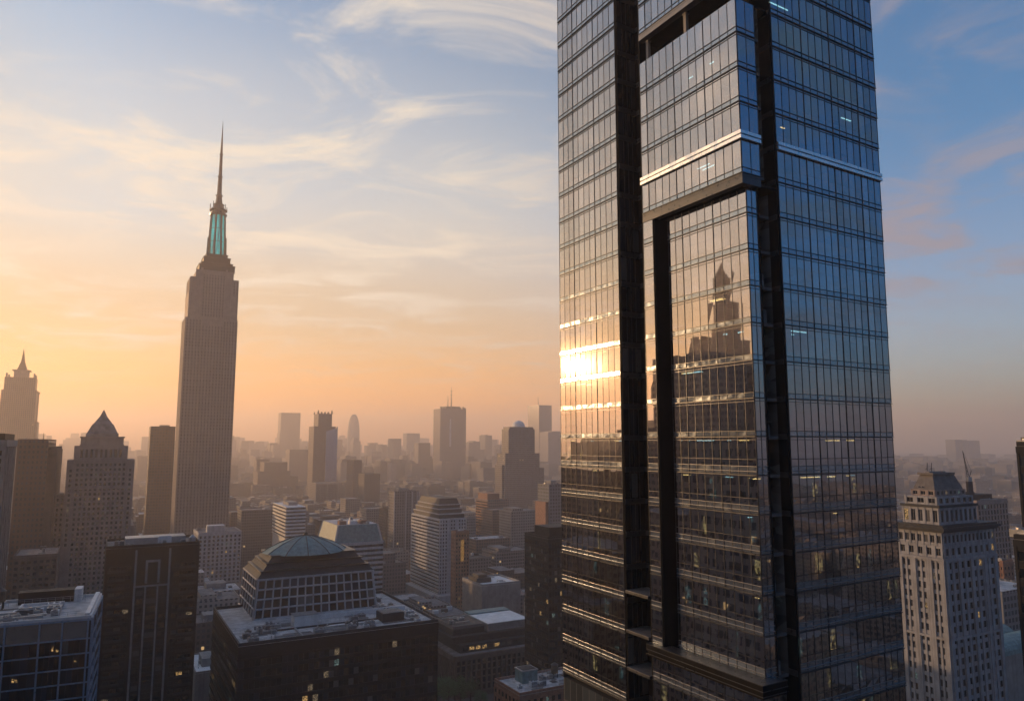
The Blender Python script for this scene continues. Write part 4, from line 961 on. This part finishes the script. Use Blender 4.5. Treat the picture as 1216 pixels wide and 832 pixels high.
mid = [  # name, label, xl, ytop, xr, Y, xs, wall, depth, extra
 ('pink_brick_tower', 'pinkish brick tower with sunlit left side right of the bronze slab', 579, 594, 604, 1050, 565, (.27, .19, .16), None),
 ('banded_terrace_block', 'small white terraced block with sunlit orange bands near the centre left', 341, 602, 363, 900, 325, None, None),
 ('curtain_box_tower', 'grey box tower with paler edges left of the striped balcony tower', 468, 584, 498, 1000, 461, (.2, .19, .19), None),
 ('squat_box_tower', 'square box block with thin pale frame at the foot of the tower with pinnacles', 375, 574, 402, 1600, 373, (.17, .15, .15), 59),
 ('twin_step_tower', 'brown tower with lower right step beside the squat box block', 419, 563, 438, 1700, 418, (.14, .11, .1), 50),
 ('dark_step_tower', 'darkest of the brown towers, just in front of the twin-step tower', 433, 563, 451.5, 1600, 431, (.1, .08, .08), 44),
 ('broad_hazy_block', 'broad brown block with steps at both ends, left of the tower with pinnacles', 306, 560, 345, 2000, 300, (.15, .11, .1), 64),
 ('chimney_block', 'narrow block rising behind the left step of the broad brown block', 305, 546, 320, 2100, 304, (.2, .15, .13), 46),
 ('back_slab', 'wide pale brown slab behind the broad brown block', 344, 534, 367, 2600, 342, (.2, .16, .14), 65),
 ('lone_grey_slab', 'lone hazy slab left of the tower with roof antennas', 497, 526, 511, 3000, 495.5, (.18, .16, .16), 52),
 ('narrow_shaft', 'narrow grey shaft left of the domed setback tower', 574, 556, 588, 2200, 572, (.17, .16, .17), 42),
 ('pale_shaft', 'pale striped narrow shaft in the haze behind the grey box tower', 464, 550, 471, 2600, 463, (.34, .29, .27), 34),
 ('hazy_slab_tower', 'tall pale hazy slab, leftmost tower right of the spired skyscraper', 334, 490, 357, 4200, 333.3, (.2, .17, .16), 73),
 ('sunlit_slab_tower', 'hazy slab with bright orange side behind the domed setback tower', 640, 481, 655, 3400, 627, (.24, .21, .2), None),
 ('edge_slab_tower', 'lavender slab half hidden by the glass skyscraper edge', 651, 513, 672, 3200, 650, (.22, .21, .23), 71),
 ('teal_lit_tower', 'small blue-grey tower squeezed against the skyscraper edge above the black slab', 652, 576, 668, 820, 645, (.13, .15, .18), 24),
 ('right_haze_box', 'boxy far block in the bluish haze, left one of the pair at right', 1134, 522, 1148, 4600, 1133, (.2, .2, .2), 60),
 ('right_haze_tower', 'rounded far block in the bluish haze, right one of the pair at right', 1150, 523, 1163, 4600, 1149, (.2, .2, .2), 60)]
for i, (nm, lb, xl, yt, xr, Y, xs, col, d) in enumerate(mid):
    if col is None:
        b = B(nm, lb, xl, yt, xr, Y, xs=xs); mb = MB(); mb.box(0, b.w, 0, b.d, 0, b.h)
        for face, L in (('front', b.w), ('left', b.d)): ribbons(b, face, 0, 0, L, b.h - 37, b.h, 4.2, .5, WM, mb, 1.2, 3, random.Random(7), 0)
        b.part('wall', mb, M['white_paint']); roofing(b, .1, b.w - .1, .1, b.d - .1, b.h, M['roof_white']); blk(b, 'penthouse', b.w * .3, b.w * .8, b.d * .3, b.d * .7, b.h, b.h + 4, M['concrete']); continue
    b = plain(nm, lb, xl, yt, xr, Y, GW('wall_' + nm, col, 3.4, 3.7, .4 + .05 * (i % 3), .42), xs=None if d else xs, d=d, k=4 if Y < 1300 else 0, seed=90 + i, pent=Y < 1300)
    W, D, H = b.w, b.d, b.h
    if nm == 'pink_brick_tower': blk(b, 'upper_storey', W * .05, W * .62, 4, D - 4, H, H + 9, M['brick']); ribbons(b, 'left', 0, .3, D - .3, H - 60, H - 1, 3.8, .55, WM, (q := MB()), .5, 3, random.Random(3), 0); b.part('sunlit_bands', q, M['brick'])
    if nm in ('twin_step_tower',): blk(b, 'upper_storey', W * .0 + .3, W * .55, .3, D, H, b.z(546), M['brown_stone'])
    if nm == 'broad_hazy_block': blk(b, 'upper_storey', W * .2, W * .9, 3, D, H, b.z(549), M['brown_stone']); blk(b, 'end_step', W * .93, W * 1.25, 2, D, 0, b.z(566), M['brown_stone'])
    if nm == 'curtain_box_tower':
        q = MB(); [fbox(q, fp('front', 0), u * W, u * W + 1.2, -.02, .8, 0, H) for u in (0, .45, .7, .9, .97)]; b.part('pier', q, M['pale_stone'])
    if nm == 'squat_box_tower':
        q = MB(); [fbox(q, fp('front', 0), u * W - .7, u * W + .7, -.02, .8, 0, H) for u in (.02, .5, .98)]; fbox(q, fp('front', 0), 0, W, -.01, .9, H - 2, H + 1); b.part('frame', q, M['concrete'])
    if nm == 'sunlit_slab_tower': mast(b, W * .2, D * .3, H, H + 44, 1.8)
    if nm == 'edge_slab_tower': blk(b, 'end_step', W * .25, W * .7, 5, D, H, H + 5, M['concrete'])
    if nm == 'teal_lit_tower': blk(b, 'side_bay', -3.5, -.01, 2, D, 0, H - 18, M['brick'])

# tower with pinnacles
b = B('pinnacled_tower', 'dark tower with a toothed crown and slanting glass blade, left of centre', 373, 506, 399, 1750, xs=367)
W, D, H = b.w, b.d, b.h; ws = GW('wall_pinnacled', (.13, .10, .10), 3.0, 3.8, .45, .4)
mb = MB(); mb.box(0, W, 0, D, 0, H); b.part('wall', mb, ws)
z1 = b.z(491, 5); mb = MB(); mb.box(W * .2, W * .82, 3, D - 3, H, z1); b.part('upper_block', mb, ws)
q = MB()
for i in range(5): u = W * (.2 + .62 * i / 4); q.fru((u - 2.3, u + 2.3, 3, 8), z1, (u - .6, u + .6, 5, 6), b.z(486.5 if i in (0, 4) else 488.5, 5)); q.fru((u - 1.6, u + 1.6, D - 7, D - 3), z1, (u - .4, u + .4, D - 5.4, D - 4.6), b.z(488, 5))
b.part('pinnacle', q, M['brown_stone'])
q = MB(); q.hexa([(W * .55, -3, 0), (W * .98, -3, 0), (W * .98, 0, 0), (W * .55, 0, 0)], [(W * .55, -3, b.z(512)), (W * .98, -3, b.z(508)), (W * .98, 0, b.z(508)), (W * .55, 0, b.z(512))])
for i in range(6): fbox(q, fp('front', -3), W * (.55 + .07 * i), W * (.55 + .07 * i) + .7, 0, .8, 0, b.z(513))
q.hexa([(W * .98, -1, 0), (W * 1.08, -1, 0), (W * 1.08, 8, 0), (W * .98, 8, 0)], [(W * .98, -1, b.z(516)), (W * 1.08, -1, b.z(506)), (W * 1.08, 8, b.z(506)), (W * .98, 8, b.z(516))]); b.part('glass_blade', q, M['blue_steel'])
# tower with antennas
b = B('antenna_tower', 'solid flat-topped tower with two roof antennas in the centre', 523, 485, 553.5, 2900, xs=515)
W, D, H = b.w, b.d, b.h
mb = MB(); mb.box(0, W, 0, D, 0, H); b.part('wall', mb, GW('wall_antenna_tower', (.14, .12, .13), 3.6, 3.8, .5, .3))
q = MB(); fbox(q, fp('front', 0), W * .36, W * .42, -.02, .6, b.z(530), b.z(497)); b.part('stair_strip', q, M['white_paint'])
q = MB(); [q.box(W * t - 2.4, W * t + 2.4, 2, 7, H, H + (6 if i % 2 else 9)) for i, t in enumerate((.04, .14, .25, .36, .47, .58, .69, .8, .9, .97))]; q.box(W * .22, W * .8, 8, D - 6, H, H + 10); b.part('roof_screen', q, M['slate'])
mast(b, W * .45, 8, H + 6, b.z(459, 8), 2.6); mast(b, W * .32, 9, H + 6, b.z(469, 8), 1.8)
# domed setback tower
b = B('domed_setback_tower', 'grey setback tower with a small pale dome, beside the skyscraper edge', 600, 538, 647, 1400, xs=595)
W, D, H = b.w, b.d, max(b.h, 1); D = b.d = max(b.d, 34); ws = GW('wall_setback', (.17, .155, .16), 3.0, 3.7, .35, .4)
mb = MB(); mb.box(0, W * .86, 0, D, 0, H); mb.box(W * .86, W, 3, D, 0, b.z(556)); mb.box(-4, 0, 6, D, 0, b.z(552)); b.part('wall', mb, ws)
z1 = b.z(509, 4); mb = MB(); mb.box(W * .10, W * .76, 3, D - 4, H, z1); mb.box(W * .13, W * .73, 4, D - 5, z1, z1 + 4); b.part('upper_block', mb, ws)
q = MB(); cx, cy0 = W * .44, D * .5
for (r0, za_), (r1, zb_) in zip([(13, 0), (12, 4.5), (9.6, 8.4), (5.6, 11.4)], [(12, 4.5), (9.6, 8.4), (5.6, 11.4), (.5, 12.6)]): q.cyl(cx, cy0, r0, z1 + 4 + za_, r1, z1 + 4 + zb_, 14)
b.part('dome', q, M['white_paint'])
# bullet tower
b = B('bullet_tower', 'pale rounded bullet-shaped tower faint in the haze', 414.5, 520, 428.5, 4800, d=70)
q = MB(); r_ = b.w / 2; prof = [(1, 0), (1, b.z(515)), (.93, b.z(506)), (.78, b.z(499)), (.55, b.z(494)), (.25, b.z(491.5))]
for (a, za_), (c_, zb_) in zip(prof, prof[1:]): q.cyl(r_, 35, r_ * a, za_, r_ * c_, zb_, 20)
b.part('wall', q, M['concrete'])

# ------------------------------------------------------------------ towers off to the left, seen only in the mirror of the glass
def mirrored(name, label, az, dist, tiers, mat_, at=None):
    o = bpy.data.objects.new(name, None); COL.objects.link(o); c0 = at or (22, 80)
    o.location = (c0[0] + dist * math.sin(R(az)), c0[1] + dist * math.cos(R(az)), 0); o.rotation_euler[2] = YAW; tag(o, label, 'building')
    z = 0
    for i, (w_, h_) in enumerate(tiers):
        q = MB(); q.box(-w_ / 2, w_ / 2, -w_ / 2, w_ / 2, z, h_); q.box(-w_ / 2 - .5, w_ / 2 + .5, -w_ / 2 - .5, w_ / 2 + .5, h_ - 1.5, h_ - .2); q.build('tier', mat_, o); z = h_
    if len(tiers) > 2: q = MB(); q.fru((-w_ / 2.4, w_ / 2.4, -w_ / 2.4, w_ / 2.4), z, (-.3, .3, -.3, .3), z + w_ * 1.2); q.build('spire', M['slate'], o)
    g0 = o.location.x * XA[0] + o.location.y * XA[1]; g1 = o.location.x * YA[0] + o.location.y * YA[1]; w_ = tiers[0][0]; HEROES.append((g0 - w_ / 2, g0 + w_ / 2, g1 - w_ / 2, g1 + w_ / 2))
mw = GW('wall_mirrored', (.12, .09, .08), 3, 3.7)
mirrored('stepped_tower', 'tall stepped tower mirrored in the upper left face of the glass skyscraper', -73.6, 900, [(40, 290), (28, 340), (17, 374)], mw)
mirrored('mirrored_slab', 'dark slab mirrored beside the stepped tower in the glass', -71.9, 940, [(26, 300)], mw)
mirrored('mirrored_block', 'squat block mirrored low in the middle panel of the glass', -69.8, 1200, [(90, 170), (60, 184)], mw)
mirrored('mirrored_tower', 'slim tower mirrored low in the middle panel of the glass', -68.2, 1300, [(56, 200)], mw)
mirrored('mirrored_office', 'broad office block mirrored low in the left wing of the glass', -66.0, 1200, [(70, 171)], mw)
mirrored('mirrored_stack', 'stepped office block mirrored low in the left wing of the glass', -62.9, 1300, [(60, 162), (36, 172)], mw)
mirrored('mirrored_flats', 'block of flats mirrored near the corner of the glass', -76.5, 560, [(50, 172)], mw)

# ------------------------------------------------------------------ the rest of the city
rc = random.Random(77)
WALLS = [('brown', gridwall('city_wall_brown', (.15, .105, .085), (.03, .03, .035), 3.2, 3.5, .45, .45, .55, .993)),
         ('grey', gridwall('city_wall_grey', (.2, .19, .19), (.03, .035, .045), 3.0, 3.6, .4, .42, .55, .993)),
         ('pale', gridwall('city_wall_pale', (.34, .3, .27), (.035, .035, .04), 3.4, 3.6, .5, .5, .5, .995))]
STUFFW = gridwall('city_wall_far', (.2, .17, .15), (.03, .033, .04), 3.3, 3.6, .42, .45, .7, .995, True)
ROOFS = [M['roof_grey'], M['roof_pale'], M['roof_grey'], M['slate']]
def capped(px, Y):
    if px > 1050: return 600 if Y < 700 else 560 if Y < 1200 else 538 if Y < 2500 else 527
    if Y < 620: return 700
    if Y < 900: return 650
    if Y < 1300: return 602
    if Y < 1900: return 588
    if Y < 2600: return 570
    if Y < 3800: return 540
    return 512
def hgt(Y):
    t = rc.random()
    if Y < 900: h = rc.uniform(12, 34) if t < .6 else rc.uniform(34, 66)
    elif Y < 1900: h = rc.uniform(14, 45) if t < .7 else rc.uniform(45, 95)
    else: h = rc.uniform(18, 60) if t < .66 else rc.uniform(60, 150) if t < .93 else rc.uniform(150, 230)
    return h
def body(mb, w_, d_, h, kind, m0=0, m1=1, x=0, y=0):
    mb.box(x, x + w_, y, y + d_, 0, h, m0, m1)
    if kind in (1, 2) and h > 20: mb.box(x + w_ * .18, x + w_ * .78, y + d_ * .2, y + d_ * .8, h, h * (1.12 if kind == 1 else 1.24), m0, m1)
    if kind == 3: mb.box(x + w_ * .1, x + w_ * .45, y + d_ * .1, y + d_ * .9, h, h + 4, m0, m1)
    t = .5
    mb.box(x, x + w_, y, y + t, h, h + .9, m0); mb.box(x, x + t, y + t, y + d_, h, h + .9, m0)
    mb.box(x + t, x + w_, y + d_ - t, y + d_, h, h + .9, m0); mb.box(x + w_ - t, x + w_, y + t, y + d_ - t, h, h + .9, m0)
cand = []
BX, BY, SW, SN = 96, 74, 20, 16
for i in range(-76, 76):
    for j in range(-60, 90):
        gx, gy = i * (BX + SW), j * (BY + SN)
        cxx, cyy = gx + BX / 2, gy + BY / 2
        X, Y = cxx * XA[0] + cyy * YA[0], cxx * XA[1] + cyy * YA[1]
        rad = math.hypot(X, Y); az = math.degrees(math.atan2(X, Y))
        if rad > 7400 or rad < 130: continue
        front = -37 < az < 37 and Y > 0
        if not front and rad > (1900 if -100 < az < 110 else 900): continue
        if rad > 4600 and rc.random() < .35: continue
        nx, ny = ((3, 2) if Y < 700 else (2, 2) if Y < 1150 else (3, 2) if Y < 1700 else (2, 2) if Y < 2600 else (2, 1) if Y < 4600 else (1, 1)) if front else (2, 1)
        for a in range(nx):
            for c in range(ny):
                x0, y0 = gx + BX * a / nx + rc.uniform(0, 2), gy + BY * c / ny + rc.uniform(0, 2)
                w_, d_ = BX / nx - rc.uniform(1, 7), BY / ny - rc.uniform(1, 6)
                if any(x0 < h[1] + 2 and x0 + w_ > h[0] - 2 and y0 < h[3] + 2 and y0 + d_ > h[2] - 2 for h in HEROES): continue
                X, Y = x0 * XA[0] + y0 * YA[0], x0 * XA[1] + y0 * YA[1]
                if front and Y < 500 and X > -60: continue
                if front and 380 < Y < 520 and -70 < X < -10: continue
                h = hgt(abs(Y))
                kind = rc.choice((0, 0, 1, 2, 3, 3))
                if not front:
                    sunward = abs(az - SUN_AZ) < 9
                    h = min(h, 60 + rad * .02) if sunward else rc.uniform(20, 90) if rc.random() < .8 else rc.uniform(90, 150)
                    if -95 < az < -42 and rad < 640: 
                        h = rc.uniform(120, 171); tx, ty = X - 22, Y - 80  # unseen blocks raised to shade the near haze and darken the foreground
                        if -76 < math.degrees(math.atan2(tx, ty)) < -50: h = min(h, 112 + .1 * math.hypot(tx, ty) - rc.uniform(0, 14))
                    if Y < 0 or az > 37: h = rc.uniform(15, 80)
                    cand.append((9e9, x0, y0, w_, d_, h, kind, 0, 0)); continue
                top = h * (1.24 if kind == 2 else 1.12 if kind == 1 else 1) + 4
                px, py = proj(X, Y, top)
                lim = capped(px, Y)
                if px > 1050: h *= .55
                if py < lim:
                    h *= max(.2, (CH + ray(608, lim + rc.uniform(0, 14))[1] * Y) / top); 
                    if h < 6: h = rc.uniform(6, 14)
                if Y < 440 and h > 40: h = rc.uniform(10, 30)
                inside = -15 < px < 1231 and not (672 < px < 1052)
                cand.append((Y if inside else 8e9, x0, y0, w_, d_, h, kind, px, Y))
cand.sort(key=lambda q: q[0])
far = MB(); off = MB(); nind = 0; seen = {}
for (key, x0, y0, w_, d_, h, kind, px, Y) in cand:
    X, Yw = x0 * XA[0] + y0 * YA[0], x0 * XA[1] + y0 * YA[1]
    if key < 7e9 and nind < 290:
        nind += 1; wn, wm_ = rc.choice(WALLS)
        where = 'left of the spired skyscraper' if px < 235 else 'between the two tallest skyscrapers' if px < 700 else 'right of the glass skyscraper'
        shape = ('plain flat-topped', 'setback', 'tower-topped', 'penthouse-topped')[kind]
        near = 'near' if Y < 800 else 'hazy'
        mb = MB(); body(mb, w_, d_, h, kind)
        o = mb.build('city_block', [wm_, rc.choice(ROOFS)]); o.location = (X, Yw, 0); o.rotation_euler[2] = YAW
        if Y < 1000:
            for q_ in range(rc.randint(1, 4)):
                q = MB(); ux, uy = rc.uniform(1, max(1.2, w_ - 6)), rc.uniform(1, max(1.2, d_ - 5)); q.box(ux, ux + rc.uniform(1.5, 5), uy, uy + rc.uniform(1.5, 4), h, h + rc.uniform(1.2, 3)); q.build('roof_unit', rc.choice([M['steel'], M['white_paint'], M['concrete'], M['slate']]), o)
        tag(o, '%s %s %s block among the low roofs %s' % (near, wn, shape, where), 'building', '%s %s %s blocks %s' % (near, wn, shape, where))
    else:
        mb = far if key < 8.5e9 else off
        i0 = len(mb.v); body(mb, w_, d_, h, kind, 0, 1)
        if mb is far and Y < 2600:
            for q_ in range(rc.randint(1, 4)):
                ux, uy = rc.uniform(1, max(1.2, w_ - 7)), rc.uniform(1, max(1.2, d_ - 5)); mb.box(ux, ux + rc.uniform(2, 6), uy, uy + rc.uniform(2, 4), h, h + rc.uniform(1.5, 4), 1)
        for i in range(i0, len(mb.v)):
            x, y, z = mb.v[i]; mb.v[i] = (x + x0, y + y0, z)
o = far.build('distant_city', [STUFFW, surf('city_roof', (.13, .125, .125), .85, .3, .1, island=.8)]); o.rotation_euler[2] = YAW; o['kind'] = 'stuff'
o = off.build('unseen_surrounding_city', [STUFFW, M['roof_grey']]); o.rotation_euler[2] = YAW; o['kind'] = 'stuff'  # off-frame city, its left blocks made tall to shade the haze
print('individual blocks', nind, 'rest', len(cand) - nind)

# ------------------------------------------------------------------ street trees
def leafmat(name, c):
    m, k, p, o = principled(name); r = k.new('ShaderNodeNewGeometry').outputs['Random Per Island']
    k.set(p.inputs['Base Color'], k.mix(r, C4([x * .55 for x in c]), C4([x * 1.6 for x in c]))); p.inputs['Roughness'].default_value = .6; return m
M['leaf'] = leafmat('leaf', (.07, .13, .045)); M['bark'] = surf('bark', (.07, .05, .035), .9, .3, 2.0)
def tree_mesh(seed):
    r = random.Random(seed); t = MB(); l = MB(); H = 17.0
    t.cyl(0, 0, .42, 0, .24, H * .5, 8)
    tips = []
    for i in range(9):
        a = i * 2.4 + r.random(); z = H * (.28 + .04 * i); L = r.uniform(3, 5.4) * (1 - i * .04)
        q = Vector((math.cos(a) * L, math.sin(a) * L, z + L * .55)); t.bar((0, 0, z), tuple(q), .11); tips.append(q)
        for e in range(2):
            s_ = q + Vector((r.uniform(-1.8, 1.8), r.uniform(-1.8, 1.8), r.uniform(.5, 2.4))); t.bar(tuple(q), tuple(s_), .05); tips.append(s_)
    tips.append(Vector((0, 0, H * .86)))
    for q in tips:
        for i in range(120):
            d = Vector((r.gauss(0, 1), r.gauss(0, 1), r.gauss(0, .75))) * r.uniform(.5, 1.25); c = q + d; s_ = r.uniform(.16, .34)
            u = Vector((r.gauss(0, 1), r.gauss(0, 1), r.gauss(0, 1))).normalized(); v = u.orthogonal().normalized()
            l.quad(tuple(c - u * s_), tuple(c + v * s_ * .6), tuple(c + u * s_), tuple(c - v * s_ * .6))
    return t, l
protos = []
spots = [(520, 474, 0, 1.2), (533, 468, 1, 1.3), (547, 472, 2, 1.25), (559, 476, 0, 1.15), (510, 462, 1, .9), (571, 470, 2, .78)]
tl = ['broad leafy street tree in the middle of the row before the classical block', 'tallest leafy street tree in front of the classical block corner', 'leafy street tree at the left end of the row, against the dark office block', 'smaller leafy street tree to the right of the tallest one', 'low street tree tucked behind the dark office block corner', 'smallest street tree, nearest the brick warehouse']
for i, (px, Y, v, s_) in enumerate(spots):
    if len(protos) <= v:
        t, l = tree_mesh(v + 1); protos.append((t.build('trunk', M['bark']), l.build('crown', M['leaf']))); a, c = protos[-1]
    else: a, c = protos[v][0].copy(), protos[v][1].copy(); COL.objects.link(a); COL.objects.link(c)
    e = bpy.data.objects.new('street_tree', None); COL.objects.link(e); e.location = (ray(px, 815)[0] * Y, Y, 0); e.scale = (s_,) * 3; e.rotation_euler[2] = i * 1.3
    a.parent = e; c.parent = e; tag(e, ['street tree left of the tallest one, second from the dark office block', tl[1], 'broad leafy street tree right of the tallest one', tl[3] if False else 'street tree fourth from the dark office block, before the pilasters', tl[4], tl[5]][i], 'tree', 'street trees before the classical block')
# ------------------------------------------------------------------ ground and air
mb = MB(); G = 12000
mb.quad((-G, -G, 0), (G, -G, 0), (G, G, 0), (-G, G, 0))
g = mb.build('ground', surf('ground', (0.10, 0.095, 0.09), 0.9, 0.4, 0.01)); g['kind'] = 'structure'
hz = MB(); HX = 11900; hz.box(-HX, HX, -HX, HX, -1.0, 560.0)
mh = bpy.data.materials.new('haze'); mh.use_nodes = True; k = NT(mh.node_tree); k.n.clear()
pv = k.new('ShaderNodeVolumePrincipled'); pv.inputs['Color'].default_value = (0.95, 0.86, 0.80, 1)
pv.inputs['Density'].default_value = HAZE_DENSITY; pv.inputs['Anisotropy'].default_value = 0.46
om = k.new('ShaderNodeOutputMaterial'); k.l.new(pv.outputs[0], om.inputs['Volume'])
ho = hz.build('haze', mh); ho['kind'] = 'stuff'
